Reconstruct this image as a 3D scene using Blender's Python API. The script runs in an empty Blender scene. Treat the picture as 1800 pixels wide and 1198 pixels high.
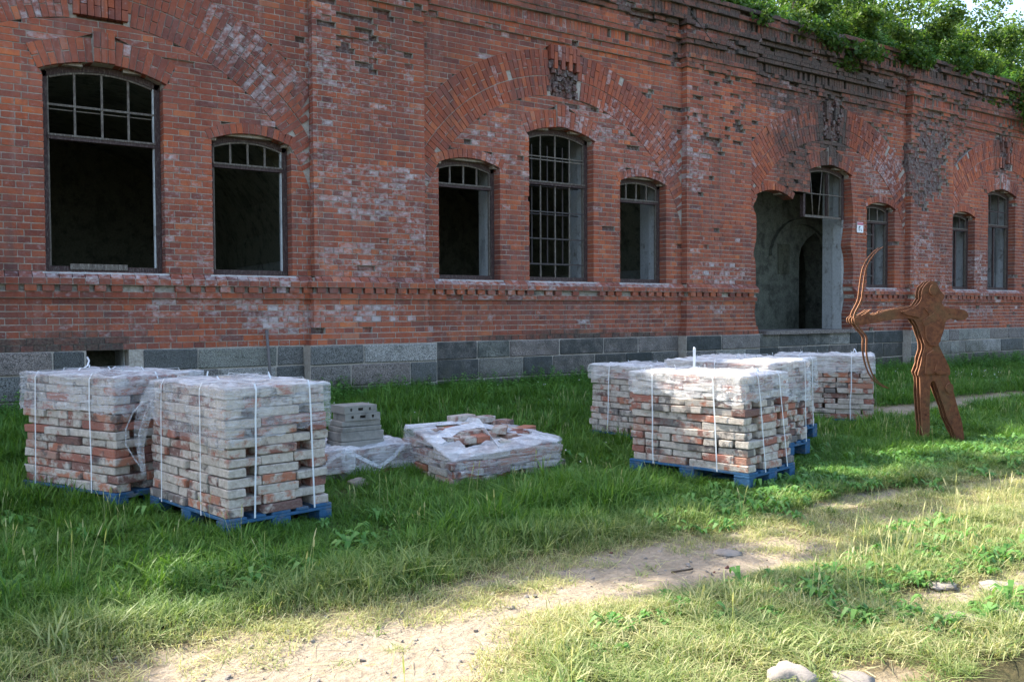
import bpy, bmesh, math, random
import numpy as np
from mathutils import Vector, Matrix

random.seed(11); rng = np.random.default_rng(7)
scene = bpy.context.scene
COL = scene.collection

# ---------------------------------------------------------------- camera
HC = 1.46
YAW, PITCH, ROLL = math.radians(34.15), math.radians(1.7454), math.radians(-0.2966)
fwd = Vector((math.sin(YAW)*math.cos(PITCH), math.cos(YAW)*math.cos(PITCH), -math.sin(PITCH)))
rgt = Vector((math.cos(YAW), -math.sin(YAW), 0)); up = rgt.cross(fwd)
rgt, up = rgt*math.cos(ROLL)+up*math.sin(ROLL), -rgt*math.sin(ROLL)+up*math.cos(ROLL)
cam = bpy.data.cameras.new('camera'); camo = bpy.data.objects.new('camera', cam); COL.objects.link(camo)
camo.matrix_world = Matrix(((rgt.x, up.x, -fwd.x, 0), (rgt.y, up.y, -fwd.y, 0), (rgt.z, up.z, -fwd.z, HC), (0, 0, 0, 1)))
cam.sensor_fit = 'HORIZONTAL'; cam.sensor_width = 36; cam.lens = 31.6; cam.clip_end = 500; cam.clip_start = .05
scene.camera = camo

# ---------------------------------------------------------------- sky, sun, exposure
SUN = Vector((.52, -1, -1.15)).normalized()           # the way the light travels
el = math.asin(-SUN.z)
w = bpy.data.worlds.new("World"); scene.world = w; w.use_nodes = True
wn = w.node_tree; bg = wn.nodes['Background']
sky = wn.nodes.new('ShaderNodeTexSky'); sky.sky_type = 'NISHITA'; sky.sun_disc = False; sky.dust_density = 2.5; sky.ozone_density = .55
sky.sun_elevation = el; sky.sun_rotation = math.atan2(-SUN.x, -SUN.y)
wn.links.new(sky.outputs[0], bg.inputs[0]); bg.inputs[1].default_value = .15
sl = bpy.data.lights.new('sun', 'SUN'); sl.energy = 3.8; sl.angle = math.radians(.5); sl.color = (1, .93, .82)
so = bpy.data.objects.new('sun', sl); COL.objects.link(so); so.rotation_euler = SUN.to_track_quat('-Z', 'Y').to_euler(); so.location = (-10, 30, 30)
vs = scene.view_settings; vs.view_transform = 'Standard'; vs.look = 'None'; vs.exposure = 1.95; vs.gamma = 1; vs.use_curve_mapping = False
scene.cycles.transparent_max_bounces = 24; scene.cycles.max_bounces = 8

YW = 11.8                                             # plane of the facade between the pilasters
CP = .079                                             # brick course
ZB = 1.04                                             # top of the granite plinth

# ---------------------------------------------------------------- helpers
def link(o, parent=None):
    COL.objects.link(o)
    if parent is not None: o.parent = parent
    return o
def mesh_obj(name, V, F, mat, parent=None, smooth=False):
    me = bpy.data.meshes.new(name); me.from_pydata([tuple(map(float, v)) for v in V], [], [tuple(map(int, f)) for f in F]); me.update()
    if mat: me.materials.append(mat)
    if smooth: me.polygons.foreach_set('use_smooth', [True]*len(me.polygons))
    return link(bpy.data.objects.new(name, me), parent)
def big_mesh(name, V, F, mat, parent=None, fcol=None, smooth=False):
    """V (n,3), F (m,k) arrays; fcol (m,3) goes to the face attribute bcol"""
    V = np.asarray(V, np.float32); F = np.asarray(F, np.int32); m, k = F.shape
    me = bpy.data.meshes.new(name)
    me.vertices.add(len(V)); me.vertices.foreach_set('co', V.ravel())
    me.loops.add(m*k); me.loops.foreach_set('vertex_index', F.ravel())
    me.polygons.add(m); me.polygons.foreach_set('loop_start', np.arange(m, dtype=np.int32)*k)
    me.update(calc_edges=True)
    if fcol is not None:
        a = me.attributes.new('bcol', 'FLOAT_COLOR', 'FACE'); c = np.ones((m, 4), np.float32); c[:, :3] = fcol; a.data.foreach_set('color', c.ravel())
    me.polygons.foreach_set('use_smooth', np.full(m, bool(smooth)))
    if mat: me.materials.append(mat)
    me.validate()
    return link(bpy.data.objects.new(name, me), parent)
def empty(name, loc=(0, 0, 0), parent=None, rz=0):
    o = bpy.data.objects.new(name, None); o.empty_display_size = .2; o.location = loc; o.rotation_euler.z = rz
    return link(o, parent)
def tag(o, label=None, cat=None, group=None, kind=None):
    if label: o['label'] = label
    if cat: o['category'] = cat
    if group: o['group'] = group
    if kind: o['kind'] = kind
    return o
HEXF = np.array([[0, 1, 2, 3], [1, 5, 6, 2], [5, 4, 7, 6], [4, 0, 3, 7], [3, 2, 6, 7], [4, 5, 1, 0]])
class Hexes:
    """collects six-sided blocks (front bl br tr tl, then the same four at the back)"""
    def __init__(s): s.v = []; s.c = []
    def add(s, v8, c=(.5, 0, 0)): s.v.append(v8); s.c.append(c)
    def fac(s, u0, u1, z0, z1, df, db, c=(.5, 0, 0), u0t=None, u1t=None):
        u0t = u0 if u0t is None else u0t; u1t = u1 if u1t is None else u1t
        s.add([(u0, YW-df, z0), (u1, YW-df, z0), (u1t, YW-df, z1), (u0t, YW-df, z1), (u0, YW-db, z0), (u1, YW-db, z0), (u1t, YW-db, z1), (u0t, YW-db, z1)], c)
    def box(s, x0, x1, y0, y1, z0, z1, c=(.5, 0, 0)):
        s.add([(x0, y0, z0), (x1, y0, z0), (x1, y0, z1), (x0, y0, z1), (x0, y1, z0), (x1, y1, z0), (x1, y1, z1), (x0, y1, z1)], c)
    def build(s, name, mat, parent=None):
        n = len(s.v); V = np.array(s.v, float).reshape(-1, 3)
        F = (np.arange(n)[:, None, None]*8+HEXF[None]).reshape(-1, 4)
        return big_mesh(name, V, F, mat, parent, np.repeat(np.array(s.c, float), 6, 0))
def one(name, mat, parent, *boxes):
    h = Hexes()
    for b in boxes: h.box(*b)
    return h.build(name, mat, parent)
def bevel_box(name, sx, sy, sz, b, mat, jit=0., seed=0, parent=None, seg=1):
    bm = bmesh.new(); bmesh.ops.create_cube(bm, size=1)
    r = random.Random(seed)
    for v in bm.verts: v.co = Vector((v.co.x*sx+r.uniform(-jit, jit), v.co.y*sy+r.uniform(-jit, jit), v.co.z*sz+r.uniform(-jit, jit)))
    if b: bmesh.ops.bevel(bm, geom=bm.edges[:], offset=b, segments=seg, affect='EDGES')
    if jit:
        for v in bm.verts: v.co += Vector((r.uniform(-1, 1), r.uniform(-1, 1), r.uniform(-1, 1)))*jit*.35
    me = bpy.data.meshes.new(name); bm.to_mesh(me); bm.free(); me.materials.append(mat)
    return me
def ribbon(name, pts, wid, mat, parent=None, th=.0015, wdir=None):
    """flat band along pts; wdir = direction of its width"""
    P = [Vector(p) for p in pts]; V = []; F = []
    for i, p in enumerate(P):
        t = (P[min(i+1, len(P)-1)]-P[max(i-1, 0)]).normalized(); wd = Vector(wdir[i] if isinstance(wdir, list) else wdir).normalized()
        wd = (wd-t*wd.dot(t)).normalized(); n = t.cross(wd)
        for a, b in ((-1, -1), (1, -1), (1, 1), (-1, 1)): V.append(p+wd*(a*wid/2)+n*(b*th/2))
    for i in range(len(P)-1):
        for k in range(4): F.append((i*4+k, i*4+(k+1) % 4, i*4+4+(k+1) % 4, i*4+4+k))
    F += [(3, 2, 1, 0), tuple(len(V)-4+k for k in range(4))]
    return mesh_obj(name, V, F, mat, parent)
def tube(name, pts, r, mat, parent=None, seg=6, r2=None):
    P = [Vector(p) for p in pts]; V = []; F = []
    for i, p in enumerate(P):
        t = (P[min(i+1, len(P)-1)]-P[max(i-1, 0)]).normalized(); a = t.orthogonal().normalized(); b = t.cross(a)
        rr = r if r2 is None else r+(r2-r)*i/(len(P)-1)
        for k in range(seg): V.append(p+(a*math.cos(2*math.pi*k/seg)+b*math.sin(2*math.pi*k/seg))*rr)
    for i in range(len(P)-1):
        for k in range(seg): F.append((i*seg+k, i*seg+(k+1) % seg, (i+1)*seg+(k+1) % seg, (i+1)*seg+k))
    F += [tuple(range(seg-1, -1, -1)), tuple(len(V)-seg+k for k in range(seg))]
    return mesh_obj(name, V, F, mat, parent, True)
def vnoise(X, Y, Z=0., seed=0):
    """cheap smooth value noise in -1..1"""
    s = 0
    for i in range(4):
        a = math.sin(seed*1.7+i*2.3)*2.1; b = math.cos(seed*.9+i*1.1)*2.3; c = math.sin(seed+i*3.7)*2.2; f = 1.0+.83*i
        s = s+np.sin((X*a+Y*b+Z*c)*f+seed*5.1+i*1.9+1.3*np.sin(Y*1.3*f+i+seed))/(1+.5*i)
    return s/2.4

# ---------------------------------------------------------------- materials
class NT:
    def __init__(s, name):
        s.m = bpy.data.materials.new(name); s.m.use_nodes = True; s.t = s.m.node_tree; s.t.nodes.clear()
        s.out = s.n('ShaderNodeOutputMaterial')
    def n(s, t, **kw):
        nd = s.t.nodes.new(t)
        for k, v in kw.items(): setattr(nd, k, v)
        return nd
    def put(s, sock, v):
        if isinstance(v, bpy.types.NodeSocket): s.t.links.new(v, sock)
        elif v is not None:
            if hasattr(sock.default_value, '__len__') and not hasattr(v, '__len__'): v = (v,)*len(sock.default_value)
            if hasattr(sock.default_value, '__len__') and len(sock.default_value) == 4 and len(v) == 3: v = (*v, 1)
            sock.default_value = v
    def pos(s): return s.n('ShaderNodeNewGeometry').outputs['Position']
    def obj(s): return s.n('ShaderNodeTexCoord').outputs['Object']
    def vmul(s, a, b):
        x = s.n('ShaderNodeVectorMath', operation='MULTIPLY'); s.put(x.inputs[0], a); s.put(x.inputs[1], b); return x.outputs[0]
    def vadd(s, a, b):
        x = s.n('ShaderNodeVectorMath', operation='ADD'); s.put(x.inputs[0], a); s.put(x.inputs[1], b); return x.outputs[0]
    def noise(s, vec, scale, detail=4, rough=.55, col=False):
        x = s.n('ShaderNodeTexNoise'); s.put(x.inputs['Vector'], vec); x.inputs['Scale'].default_value = scale; x.inputs['Detail'].default_value = detail; x.inputs['Roughness'].default_value = rough
        return x.outputs[1 if col else 0]
    def math(s, op, a, b=0., c=None, clamp=False):
        x = s.n('ShaderNodeMath', operation=op, use_clamp=clamp); s.put(x.inputs[0], a); s.put(x.inputs[1], b)
        if c is not None: s.put(x.inputs[2], c)
        return x.outputs[0]
    def step(s, v, a, b, lo=0., hi=1.):
        x = s.n('ShaderNodeMapRange'); s.put(x.inputs[0], v)
        for i, q in enumerate((a, b, lo, hi)): s.put(x.inputs[1+i], q)
        return x.outputs[0]
    def ramp(s, v, stops, mode='LINEAR'):
        x = s.n('ShaderNodeValToRGB'); e = x.color_ramp.elements; x.color_ramp.interpolation = mode
        while len(e) < len(stops): e.new(.5)
        for i, (p, c) in enumerate(stops): e[i].position = p; e[i].color = (*c, 1)
        s.put(x.inputs[0], v); return x.outputs[0]
    def mix(s, f, a, b, mode='MIX'):
        x = s.n('ShaderNodeMix', data_type='RGBA', blend_type=mode); s.put(x.inputs[0], f); s.put(x.inputs[6], a); s.put(x.inputs[7], b); return x.outputs[2]
    def sep(s, v):
        x = s.n('ShaderNodeSeparateXYZ'); s.put(x.inputs[0], v); return x.outputs
    def attr(s, name='bcol'):
        a = s.n('ShaderNodeAttribute', attribute_name=name); b = s.n('ShaderNodeAttribute', attribute_name=name, attribute_type='OBJECT')
        return s.vadd(a.outputs['Vector'], b.outputs['Vector'])
    def bump(s, h, dist, strength=1.):
        x = s.n('ShaderNodeBump'); s.put(x.inputs['Height'], h); x.inputs['Distance'].default_value = dist; x.inputs['Strength'].default_value = strength; return x.outputs[0]
    def bsdf(s, col, rough=.8, normal=None, spec=.3, metal=0., **kw):
        x = s.n('ShaderNodeBsdfPrincipled'); s.put(x.inputs['Base Color'], col); s.put(x.inputs['Roughness'], rough); s.put(x.inputs['Metallic'], metal)
        x.inputs['Specular IOR Level'].default_value = spec
        if normal is not None: s.put(x.inputs['Normal'], normal)
        for k, v in kw.items(): s.put(x.inputs[k], v)
        return x.outputs[0]
    def mixs(s, f, a, b):
        x = s.n('ShaderNodeMixShader'); s.put(x.inputs[0], f); s.put(x.inputs[1], a); s.put(x.inputs[2], b); return x.outputs[0]
    def done(s, sh): s.t.links.new(sh, s.out.inputs[0]); return s.m

def mat_wallbrick():
    t = NT('wall brick'); p = t.pos(); a = t.sep(t.attr()); fine = t.noise(p, 38, 5, .65); med = t.noise(p, 9, 4); big = t.noise(p, .9, 3)
    v = t.math('ADD', a[0], t.math('MULTIPLY', t.math('SUBTRACT', med, .5), .55))
    c = t.ramp(v, [(0, (.13, .05, .042)), (.2, (.215, .062, .04)), (.48, (.335, .082, .037)), (.74, (.44, .115, .043)), (.93, (.54, .165, .058)), (1, (.44, .18, .10))])
    c = t.mix(t.step(big, .38, .68, 0, .35), c, (.17, .055, .042))
    c = t.mix(t.step(fine, .45, .78, .0, .42), c, (.33, .18, .14))
    c = t.mix(t.step(t.noise(p, 3.1, 5, .7), .40, .72, .0, .58), c, (.235, .115, .095))
    drift = t.noise(p, .33, 3); c = t.mix(1., c, t.ramp(drift, [(.3, (.66, .66, .69)), (.5, (.97, .96, .96)), (.7, (1.2, 1.15, 1.1))]), 'MULTIPLY')
    run_ = t.noise(t.vmul(p, (5, 5, .35)), 1.6, 5, .65); c = t.mix(t.step(run_, .50, .72, 0, .6), c, (.095, .062, .055))
    run2 = t.noise(t.vmul(t.vadd(p, (9, 4, 2)), (4, 4, .3)), 1.3, 5, .7); c = t.mix(t.step(run2, .57, .78, 0, .34), c, (.38, .30, .26))
    # lime bloom and mortar smears
    wn_ = t.noise(t.vmul(p, (1, 1, 1.6)), 13, 6, .7)
    wf = t.step(t.math('ADD', wn_, t.math('MULTIPLY', a[1], .36)), .60, .88, 0, .85)
    c = t.mix(wf, c, t.ramp(med, [(.3, (.40, .33, .32)), (.7, (.56, .54, .54))]))
    dn = t.noise(p, 6, 5, .7)
    df = t.step(t.math('ADD', dn, t.math('MULTIPLY', a[2], .6)), .62, 1.0, 0, .85)
    c = t.mix(df, c, t.ramp(fine, [(.35, (.030, .029, .030)), (.7, (.115, .108, .085))]))
    h = t.math('ADD', t.math('MULTIPLY', fine, .6), t.math('MULTIPLY', t.noise(p, 110, 3), .4))
    return t.done(t.bsdf(c, .9, t.bump(h, .012, .8), .2))
def mat_mortar():
    t = NT('lime mortar'); p = t.pos(); a = t.sep(t.attr()); f = t.noise(p, 30, 5, .65); b = t.noise(p, 2.2, 4)
    c = t.ramp(f, [(.3, (.29, .25, .21)), (.7, (.48, .435, .375))])
    c = t.mix(t.step(b, .5, .7, 0, .45), c, (.20, .16, .135))
    c = t.mix(t.step(t.math('ADD', t.noise(p, 6, 5, .7), t.math('MULTIPLY', a[2], .6)), .62, .95, 0, .9), c, (.04, .038, .032))
    return t.done(t.bsdf(c, .95, t.bump(f, .02, .8), .1))
def mat_rubble():
    t = NT('broken brick core'); p = t.pos(); f = t.noise(p, 16, 6, .75); g = t.noise(p, 7, 3)
    c = t.ramp(f, [(.3, (.05, .04, .038)), (.45, (.16, .10, .09)), (.6, (.255, .225, .205)), (.75, (.37, .345, .315))])
    c = t.mix(t.step(g, .5, .65, 0, .5), c, (.22, .07, .045))
    return t.done(t.bsdf(c, .95, t.bump(f, .06, 1), .1))
def mat_granite():
    t = NT('granite block'); p = t.pos(); a = t.sep(t.attr()); f = t.noise(p, 95, 3, .7); g = t.noise(p, 5, 5, .65)
    base = t.ramp(a[0], [(0, (.09, .092, .088)), (.3, (.155, .155, .145)), (.55, (.215, .18, .16)), (.8, (.20, .20, .17)), (1, (.31, .295, .27))]); zz = t.sep(p)[2]
    c = t.mix(t.step(f, .42, .56, .0, 1.), t.mix(1., base, (.36, .36, .37), 'MULTIPLY'), t.mix(1., base, (1.5, 1.5, 1.5), 'MULTIPLY'))
    c = t.mix(t.step(t.math('ADD', g, t.math('MULTIPLY', a[2], .5)), .55, .95, 0, .85), c, (.042, .047, .045))
    sp = t.math('ADD', t.step(zz, .75, .3, 0, .5), t.math('SUBTRACT', t.noise(p, 7, 5, .7), .5)); c = t.mix(t.step(sp, .1, .5, 0, .75), c, t.mix(g, (.035, .045, .02), (.10, .085, .06)))
    h = t.math('ADD', t.math('MULTIPLY', g, 1.6), t.math('MULTIPLY', f, .3))
    return t.done(t.bsdf(c, .88, t.bump(h, .05, .9), .25))
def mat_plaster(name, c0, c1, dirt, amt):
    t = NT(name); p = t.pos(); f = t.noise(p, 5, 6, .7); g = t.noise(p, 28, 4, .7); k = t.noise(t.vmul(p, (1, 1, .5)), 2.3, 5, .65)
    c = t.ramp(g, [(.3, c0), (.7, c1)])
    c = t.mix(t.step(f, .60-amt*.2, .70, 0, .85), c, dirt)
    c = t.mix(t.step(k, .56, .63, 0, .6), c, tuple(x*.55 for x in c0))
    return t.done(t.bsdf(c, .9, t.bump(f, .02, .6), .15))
def mat_wood(name, c0, c1, c2):
    t = NT(name); p = t.pos(); f = t.noise(t.vmul(p, (14, 14, 3)), 5, 5, .7); g = t.noise(p, 45, 4, .7)
    c = t.ramp(f, [(.32, c0), (.52, c1), (.7, c2)])
    c = t.mix(t.step(g, .58, .68, 0, .7), c, c2)
    return t.done(t.bsdf(c, .75, t.bump(f, .006, .8), .25))
def mat_packbrick():
    t = NT('reclaimed brick'); o = t.obj(); a = t.sep(t.attr())
    off = t.n('ShaderNodeCombineXYZ'); [t.put(off.inputs[i], t.math('MULTIPLY', a[0], q)) for i, q in enumerate((91.7, 57.3, 33.1))]
    q = t.vadd(o, off.outputs[0]); f = t.noise(q, 75, 5, .7); m = t.noise(t.vmul(q, (1, 1, 1.15)), 10.5, 4, .62); d = t.noise(t.vadd(q, (7, 3, 5)), 9, 4, .65)
    red = t.ramp(t.math('ADD', a[0], t.math('MULTIPLY', t.math('SUBTRACT', m, .5), .3)), [(0, (.12, .07, .062)), (.25, (.21, .09, .07)), (.6, (.33, .115, .078)), (.85, (.42, .155, .085)), (1, (.34, .20, .15))])
    c = t.mix(t.step(f, .42, .72, .05, .5), red, (.31, .235, .20))
    lime = t.ramp(t.noise(q, 26, 5, .7), [(.25, (.27, .24, .205)), (.5, (.46, .415, .355)), (.75, (.62, .57, .51))])
    c = t.mix(t.step(t.math('ADD', m, t.math('MULTIPLY', a[1], .34)), .53, .66, 0, .93), c, lime)
    c = t.mix(t.step(t.math('ADD', d, t.math('MULTIPLY', a[2], .3)), .66, .76, 0, .75), c, (.075, .07, .07))
    return t.done(t.bsdf(c, .92, t.bump(t.math('ADD', f, m), .01, .8), .15))
def mat_film(name, base, hi, tint=(.92, .93, .95), top=.3):
    t = NT(name); p = t.pos(); s1 = t.noise(t.vmul(p, (1.1, 1.1, 9)), 4, 5, .65); s2 = t.noise(p, 7, 5, .65); s3 = t.noise(t.vmul(p, (3, 3, 34)), 3, 3, .6)
    nz = t.math('ABSOLUTE', t.sep(t.n('ShaderNodeNewGeometry').outputs['Normal'])[2])
    al = t.math('ADD', t.step(s1, .48, .70, 0, hi*.6), t.math('ADD', t.step(s2, .5, .74, 0, hi*.5), t.step(s3, .54, .70, base, base+hi*.3)))
    al = t.math('ADD', al, t.step(nz, .35, .85, 0, top), clamp=True)  # upward faces made whiter, sky glare painted into the opacity
    nrm = t.bump(t.math('ADD', t.math('MULTIPLY', s1, .8), s2), .07, .8)
    sh = t.mixs(.2, t.bsdf(tint, .13, nrm, .7), t.n('ShaderNodeBsdfTranslucent').outputs[0])
    return t.done(t.mixs(al, t.mixs(.06, t.n('ShaderNodeBsdfTransparent').outputs[0], t.bsdf(tint, .08, nrm, 1.)), sh))
def mat_plain(name, c, rough=.6, var=.25, scale=20, spec=.35, metal=0., bump=.004, dirt=None):
    t = NT(name); p = t.pos(); f = t.noise(p, scale, 5, .65)
    col = t.mix(f, tuple(x*(1-var) for x in c), tuple(min(1, x*(1+var)) for x in c))
    if dirt: col = t.mix(t.step(t.noise(p, scale*.4, 5, .7), .5, .68, 0, .8), col, dirt)
    return t.done(t.bsdf(col, rough, t.bump(f, bump, .7), spec, metal))
def mat_rust():
    t = NT('rusted steel'); p = t.pos(); f = t.noise(p, 22, 6, .7); g = t.noise(p, 4, 4)
    c = t.ramp(f, [(.28, (.06, .022, .012)), (.5, (.145, .052, .023)), (.72, (.22, .085, .034))])
    c = t.mix(t.step(g, .5, .7, 0, .55), c, (.12, .085, .035))
    return t.done(t.bsdf(c, .8, t.bump(f, .006, .8), .3, .15))
def mat_leaf(name, c0, c1, c2, trans=.35, dry_lit=None):
    t = NT(name); p = t.pos(); a = t.sep(t.attr()); g = t.noise(p, 1.7, 3)
    r = t.n('ShaderNodeObjectInfo').outputs['Random']
    v = t.math('ADD', t.math('MULTIPLY', a[0], .6), t.math('MULTIPLY', g, .5))
    c = t.ramp(v, [(.15, c0), (.5, c1), (.85, c2)])
    c = t.mix(t.math('MULTIPLY', r, .3), c, c2)
    if dry_lit:   # paler toward the foreground: parched patches plus sunlight put into the colour
        y = t.sep(p)[1]; x = t.sep(p)[0]
        f = t.math('MULTIPLY', t.step(y, 3.9, 5.0, 1, 0), t.step(t.noise(p, 1.3, 4), .25, .6, .25, 1.))
        f = t.math('ADD', t.math('MULTIPLY', f, t.step(a[0], .1, .9, .35, .95)), t.step(a[1], 0, 1, 0, .9), clamp=True)
        c = t.mix(f, c, t.mix(a[0], dry_lit[0], dry_lit[1]))
    d = t.bsdf(c, .5, None, .35); tr = t.n('ShaderNodeBsdfTranslucent'); t.put(tr.inputs[0], t.mix(.5, c, t.mix(1., c, (1.5, 1.5, .7), 'MULTIPLY')))
    return t.done(t.mixs(trans, d, tr.outputs[0]))
def mat_ground():
    t = NT('soil'); p = t.pos(); a = t.n('ShaderNodeAttribute', attribute_name='bare').outputs['Fac']
    f = t.noise(p, 24, 6, .7); g = t.noise(p, 3, 5, .65); h = t.noise(p, 90, 3, .7)
    sand = t.ramp(f, [(.25, (.21, .165, .115)), (.5, (.32, .26, .19)), (.75, (.41, .345, .265))])
    sand = t.mix(t.step(h, .6, .72, 0, .5), sand, (.18, .14, .10))
    soil = t.ramp(f, [(.3, (.03, .032, .014)), (.7, (.085, .07, .035))])
    thatch = t.mix(f, (.12, .09, .05), (.26, .21, .12))
    m = t.math('ADD', a, t.math('MULTIPLY', t.math('SUBTRACT', g, .5), .7))
    c = t.mix(t.step(m, .15, .45), soil, thatch); c = t.mix(t.step(m, .5, .8), c, sand)
    return t.done(t.bsdf(c, .95, t.bump(t.math('ADD', f, t.math('MULTIPLY', g, .7)), .03, .9), .1))
BRICK = mat_wallbrick(); MORT = mat_mortar(); RUB = mat_rubble(); GRAN = mat_granite(); PACK = mat_packbrick()
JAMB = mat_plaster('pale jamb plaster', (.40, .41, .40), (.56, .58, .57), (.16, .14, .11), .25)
DIM = mat_plaster('sooty plaster', (.07, .075, .052), (.14, .14, .105), (.02, .02, .018), .6)  # the unlit depth of the rooms is put into this dark tone
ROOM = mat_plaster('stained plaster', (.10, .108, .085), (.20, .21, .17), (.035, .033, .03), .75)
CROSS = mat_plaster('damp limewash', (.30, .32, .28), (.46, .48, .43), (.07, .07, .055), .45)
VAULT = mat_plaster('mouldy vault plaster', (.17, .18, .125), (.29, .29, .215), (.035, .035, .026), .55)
FRAME = mat_wood('flaking frame paint', (.028, .018, .018), (.06, .035, .032), (.16, .14, .12))
BARS = mat_wood('weathered glazing bar', (.055, .042, .034), (.13, .11, .09), (.27, .24, .195))
IRON = mat_plain('rusty grille iron', (.055, .045, .042), .7, .4, 30)
FILM = mat_film('clear stretch film', .09, .72, top=.30); FILMW = mat_film('thick stretch film', .20, .75, (.93, .94, .95), .4)
STRAP = mat_plain('white strapping', (.62, .64, .66), .35, .05, 20, .4, 0, .0005)
BLUE = mat_plain('worn blue pallet paint', (.028, .092, .18), .75, .45, 24, .2, 0, .008, (.16, .155, .14))
CONC = mat_plain('grey clay block', (.26, .245, .215), .92, .25, 14, .15, 0, .006, (.13, .125, .11))
ROCK = mat_plain('field stone', (.25, .22, .19), .92, .3, 9, .2, 0, .02, (.15, .13, .11))
RUST = mat_rust(); RIM = mat_plain('cut steel edge', (.36, .175, .095), .6, .25, 25, .35, .2)
STEEL = mat_plain('old steel pipe', (.13, .115, .11), .65, .35, 25)
BARK = mat_plain('bark', (.085, .065, .048), .9, .4, 16, .1, 0, .02)
WHITE = mat_plain('sign enamel', (.78, .79, .80), .4, .04, 30); REDP = mat_plain('sign red', (.45, .10, .16), .4, .1, 30); INK = mat_plain('sign ink', (.05, .06, .07), .5, .1, 30)
LEAF = mat_leaf('tree leaves', (.018, .055, .010), (.05, .115, .018), (.13, .20, .032), .48)
GRASS = mat_leaf('grass blades', (.026, .082, .010), (.060, .165, .018), (.135, .25, .036), .38, dry_lit=((.26, .31, .09), (.52, .47, .26)))
WEED = mat_leaf('broad weed leaves', (.03, .11, .018), (.07, .20, .03), (.16, .31, .07), .35)
PETAL = mat_plain('clover bloom', (.66, .62, .60), .8, .1, 40)
SOIL = mat_ground()

# ================================================================ GROUND
def sstep(a, b, x): t = np.clip((x-a)/(b-a), 0, 1); return t*t*(3-2*t)
def ground_z(x, y):
    x = np.asarray(x, float); y = np.asarray(y, float)
    top = .335-.22*sstep(11, 21, x)
    g = top*sstep(6.3, 11.6, y)
    g = g+.012*vnoise(x*1.1, y*1.2, seed=3)+.035*sstep(3.3, 2.2, y)*sstep(1.6, 3.2, x)
    return g-.03*bare(x, y)
def bare(x, y):
    """1 on the worn track, 0 in full grass"""
    x = np.asarray(x, float); y = np.asarray(y, float)
    n = .16*vnoise(x*.9, y*1.3, seed=1)+.07*vnoise(x*3.1, y*3.3, seed=2)
    lo = np.interp(x, [-3, .8, 1.6, 2.3, 3.9, 6, 9, 14], [2.2, 2.6, 3.15, 3.33, 3.45, 3.55, 3.55, 3.6])
    hi = np.interp(x, [-3, .3, .8, 1.5, 3., 5, 6.2, 7.6, 14], [3.3, 3.7, 3.92, 4.03, 4.15, 4.18, 4.12, 4.02, 4.1])
    a = sstep(-.25, .12, y-lo+n)*sstep(-.5, .22, hi-.06-y+n*1.6)
    a = a*(1-sstep(4.0, 5.6, x)*(.36+.5*vnoise(x*1.4, y*2.2, seed=8)).clip(.08, .7))
    tr = sstep(.55, .15, np.abs(y-(7.6+.12*np.sin(x*.9))-.0)+n)*sstep(10.6, 11.4, x)       # muddy track behind the statue
    fg = .9*sstep(.2, .04, np.abs(y-2.47-.06*np.sin(2*x))+n*.5)*sstep(3.7, 4.3, x)             # worn spot with slabs
    pt0 = .95*sstep(1.3, .5, ((x-6.25)/.75)**2+((y-4.28)/.17)**2+n*2)+.8*sstep(1.3, .5, ((x-7.6)/.5)**2+((y-4.05)/.12)**2+n*2)
    pt = .5*sstep(.15, .9, vnoise(x*1.5, y*1.9, seed=21))*sstep(3.6, 3.2, y)+.3*sstep(.5, 1., vnoise(x*1.1, y*1.3, seed=22))*sstep(6.0, 4.5, y)
    return np.maximum(np.maximum(np.maximum(a, tr*.8), fg), np.maximum(pt, pt0))
gx = np.concatenate([np.arange(-60, -3, 4.), np.arange(-3, -.4, .3), np.arange(-.4, 9, .055), np.arange(9, 16, .14), np.arange(16, 28, .6), np.arange(28, 90, 5.)])
gy = np.concatenate([np.arange(-40, 0, 4.), np.arange(0, 2, .25), np.arange(2, 7, .055), np.arange(7, 12.2, .13), np.arange(12.2, 60, 5.)])
GX, GY = np.meshgrid(gx, gy); B_ = bare(GX, GY); GZ = ground_z(GX, GY)
GZ += B_*(.007*vnoise(GX*9, GY*11, seed=4)+.005*vnoise(GX*23, GY*21, seed=5))
gv = np.stack([GX, GY, GZ], -1).reshape(-1, 3); nx = len(gx)
ii = (np.arange(len(gy)-1)[:, None]*nx+np.arange(nx-1)[None]).ravel()
gf = np.stack([ii, ii+1, ii+1+nx, ii+nx], 1); fb = B_.ravel()[gf].mean(1)
for nm, sel in (('ground', fb <= .6), ('path', fb > .6)):
    f = gf[sel]; used, inv = np.unique(f, return_inverse=True)
    o = big_mesh(nm, gv[used], inv.reshape(f.shape), SOIL, None, None, True); o['kind'] = 'structure'
    a = o.data.attributes.new('bare', 'FLOAT', 'POINT'); a.data.foreach_set('value', B_.ravel()[used].astype(np.float32))
def gz(x, y): return float(ground_z(x, y)) 

# ================================================================ THE BRICK BUILDING
bld = tag(empty('brick_building', (9, YW, 0)), 'long derelict red brick building with arched empty windows on a granite plinth', 'building')
bld.matrix_world = Matrix.Translation((9, YW, 0))
BINV = Matrix.Translation((-9, -YW, 0))
def bpart(o):                                          # coordinates were written in the world
    o.parent = bld; o.matrix_parent_inverse = BINV; return o
PIL = [(-2.4, -.7), (4.67, 6.39), (11.74, 13.45), (18.70, 20.40), (25.75, 27.4)]
BAY = [(-.7, 4.67, 2.05), (6.39, 11.74, 9.05), (13.45, 18.70, 16.06), (20.40, 25.75, 23.0)]
U0, U1 = -2.4, 27.4
ZS = ZB+12*CP                                          # sill
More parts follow.
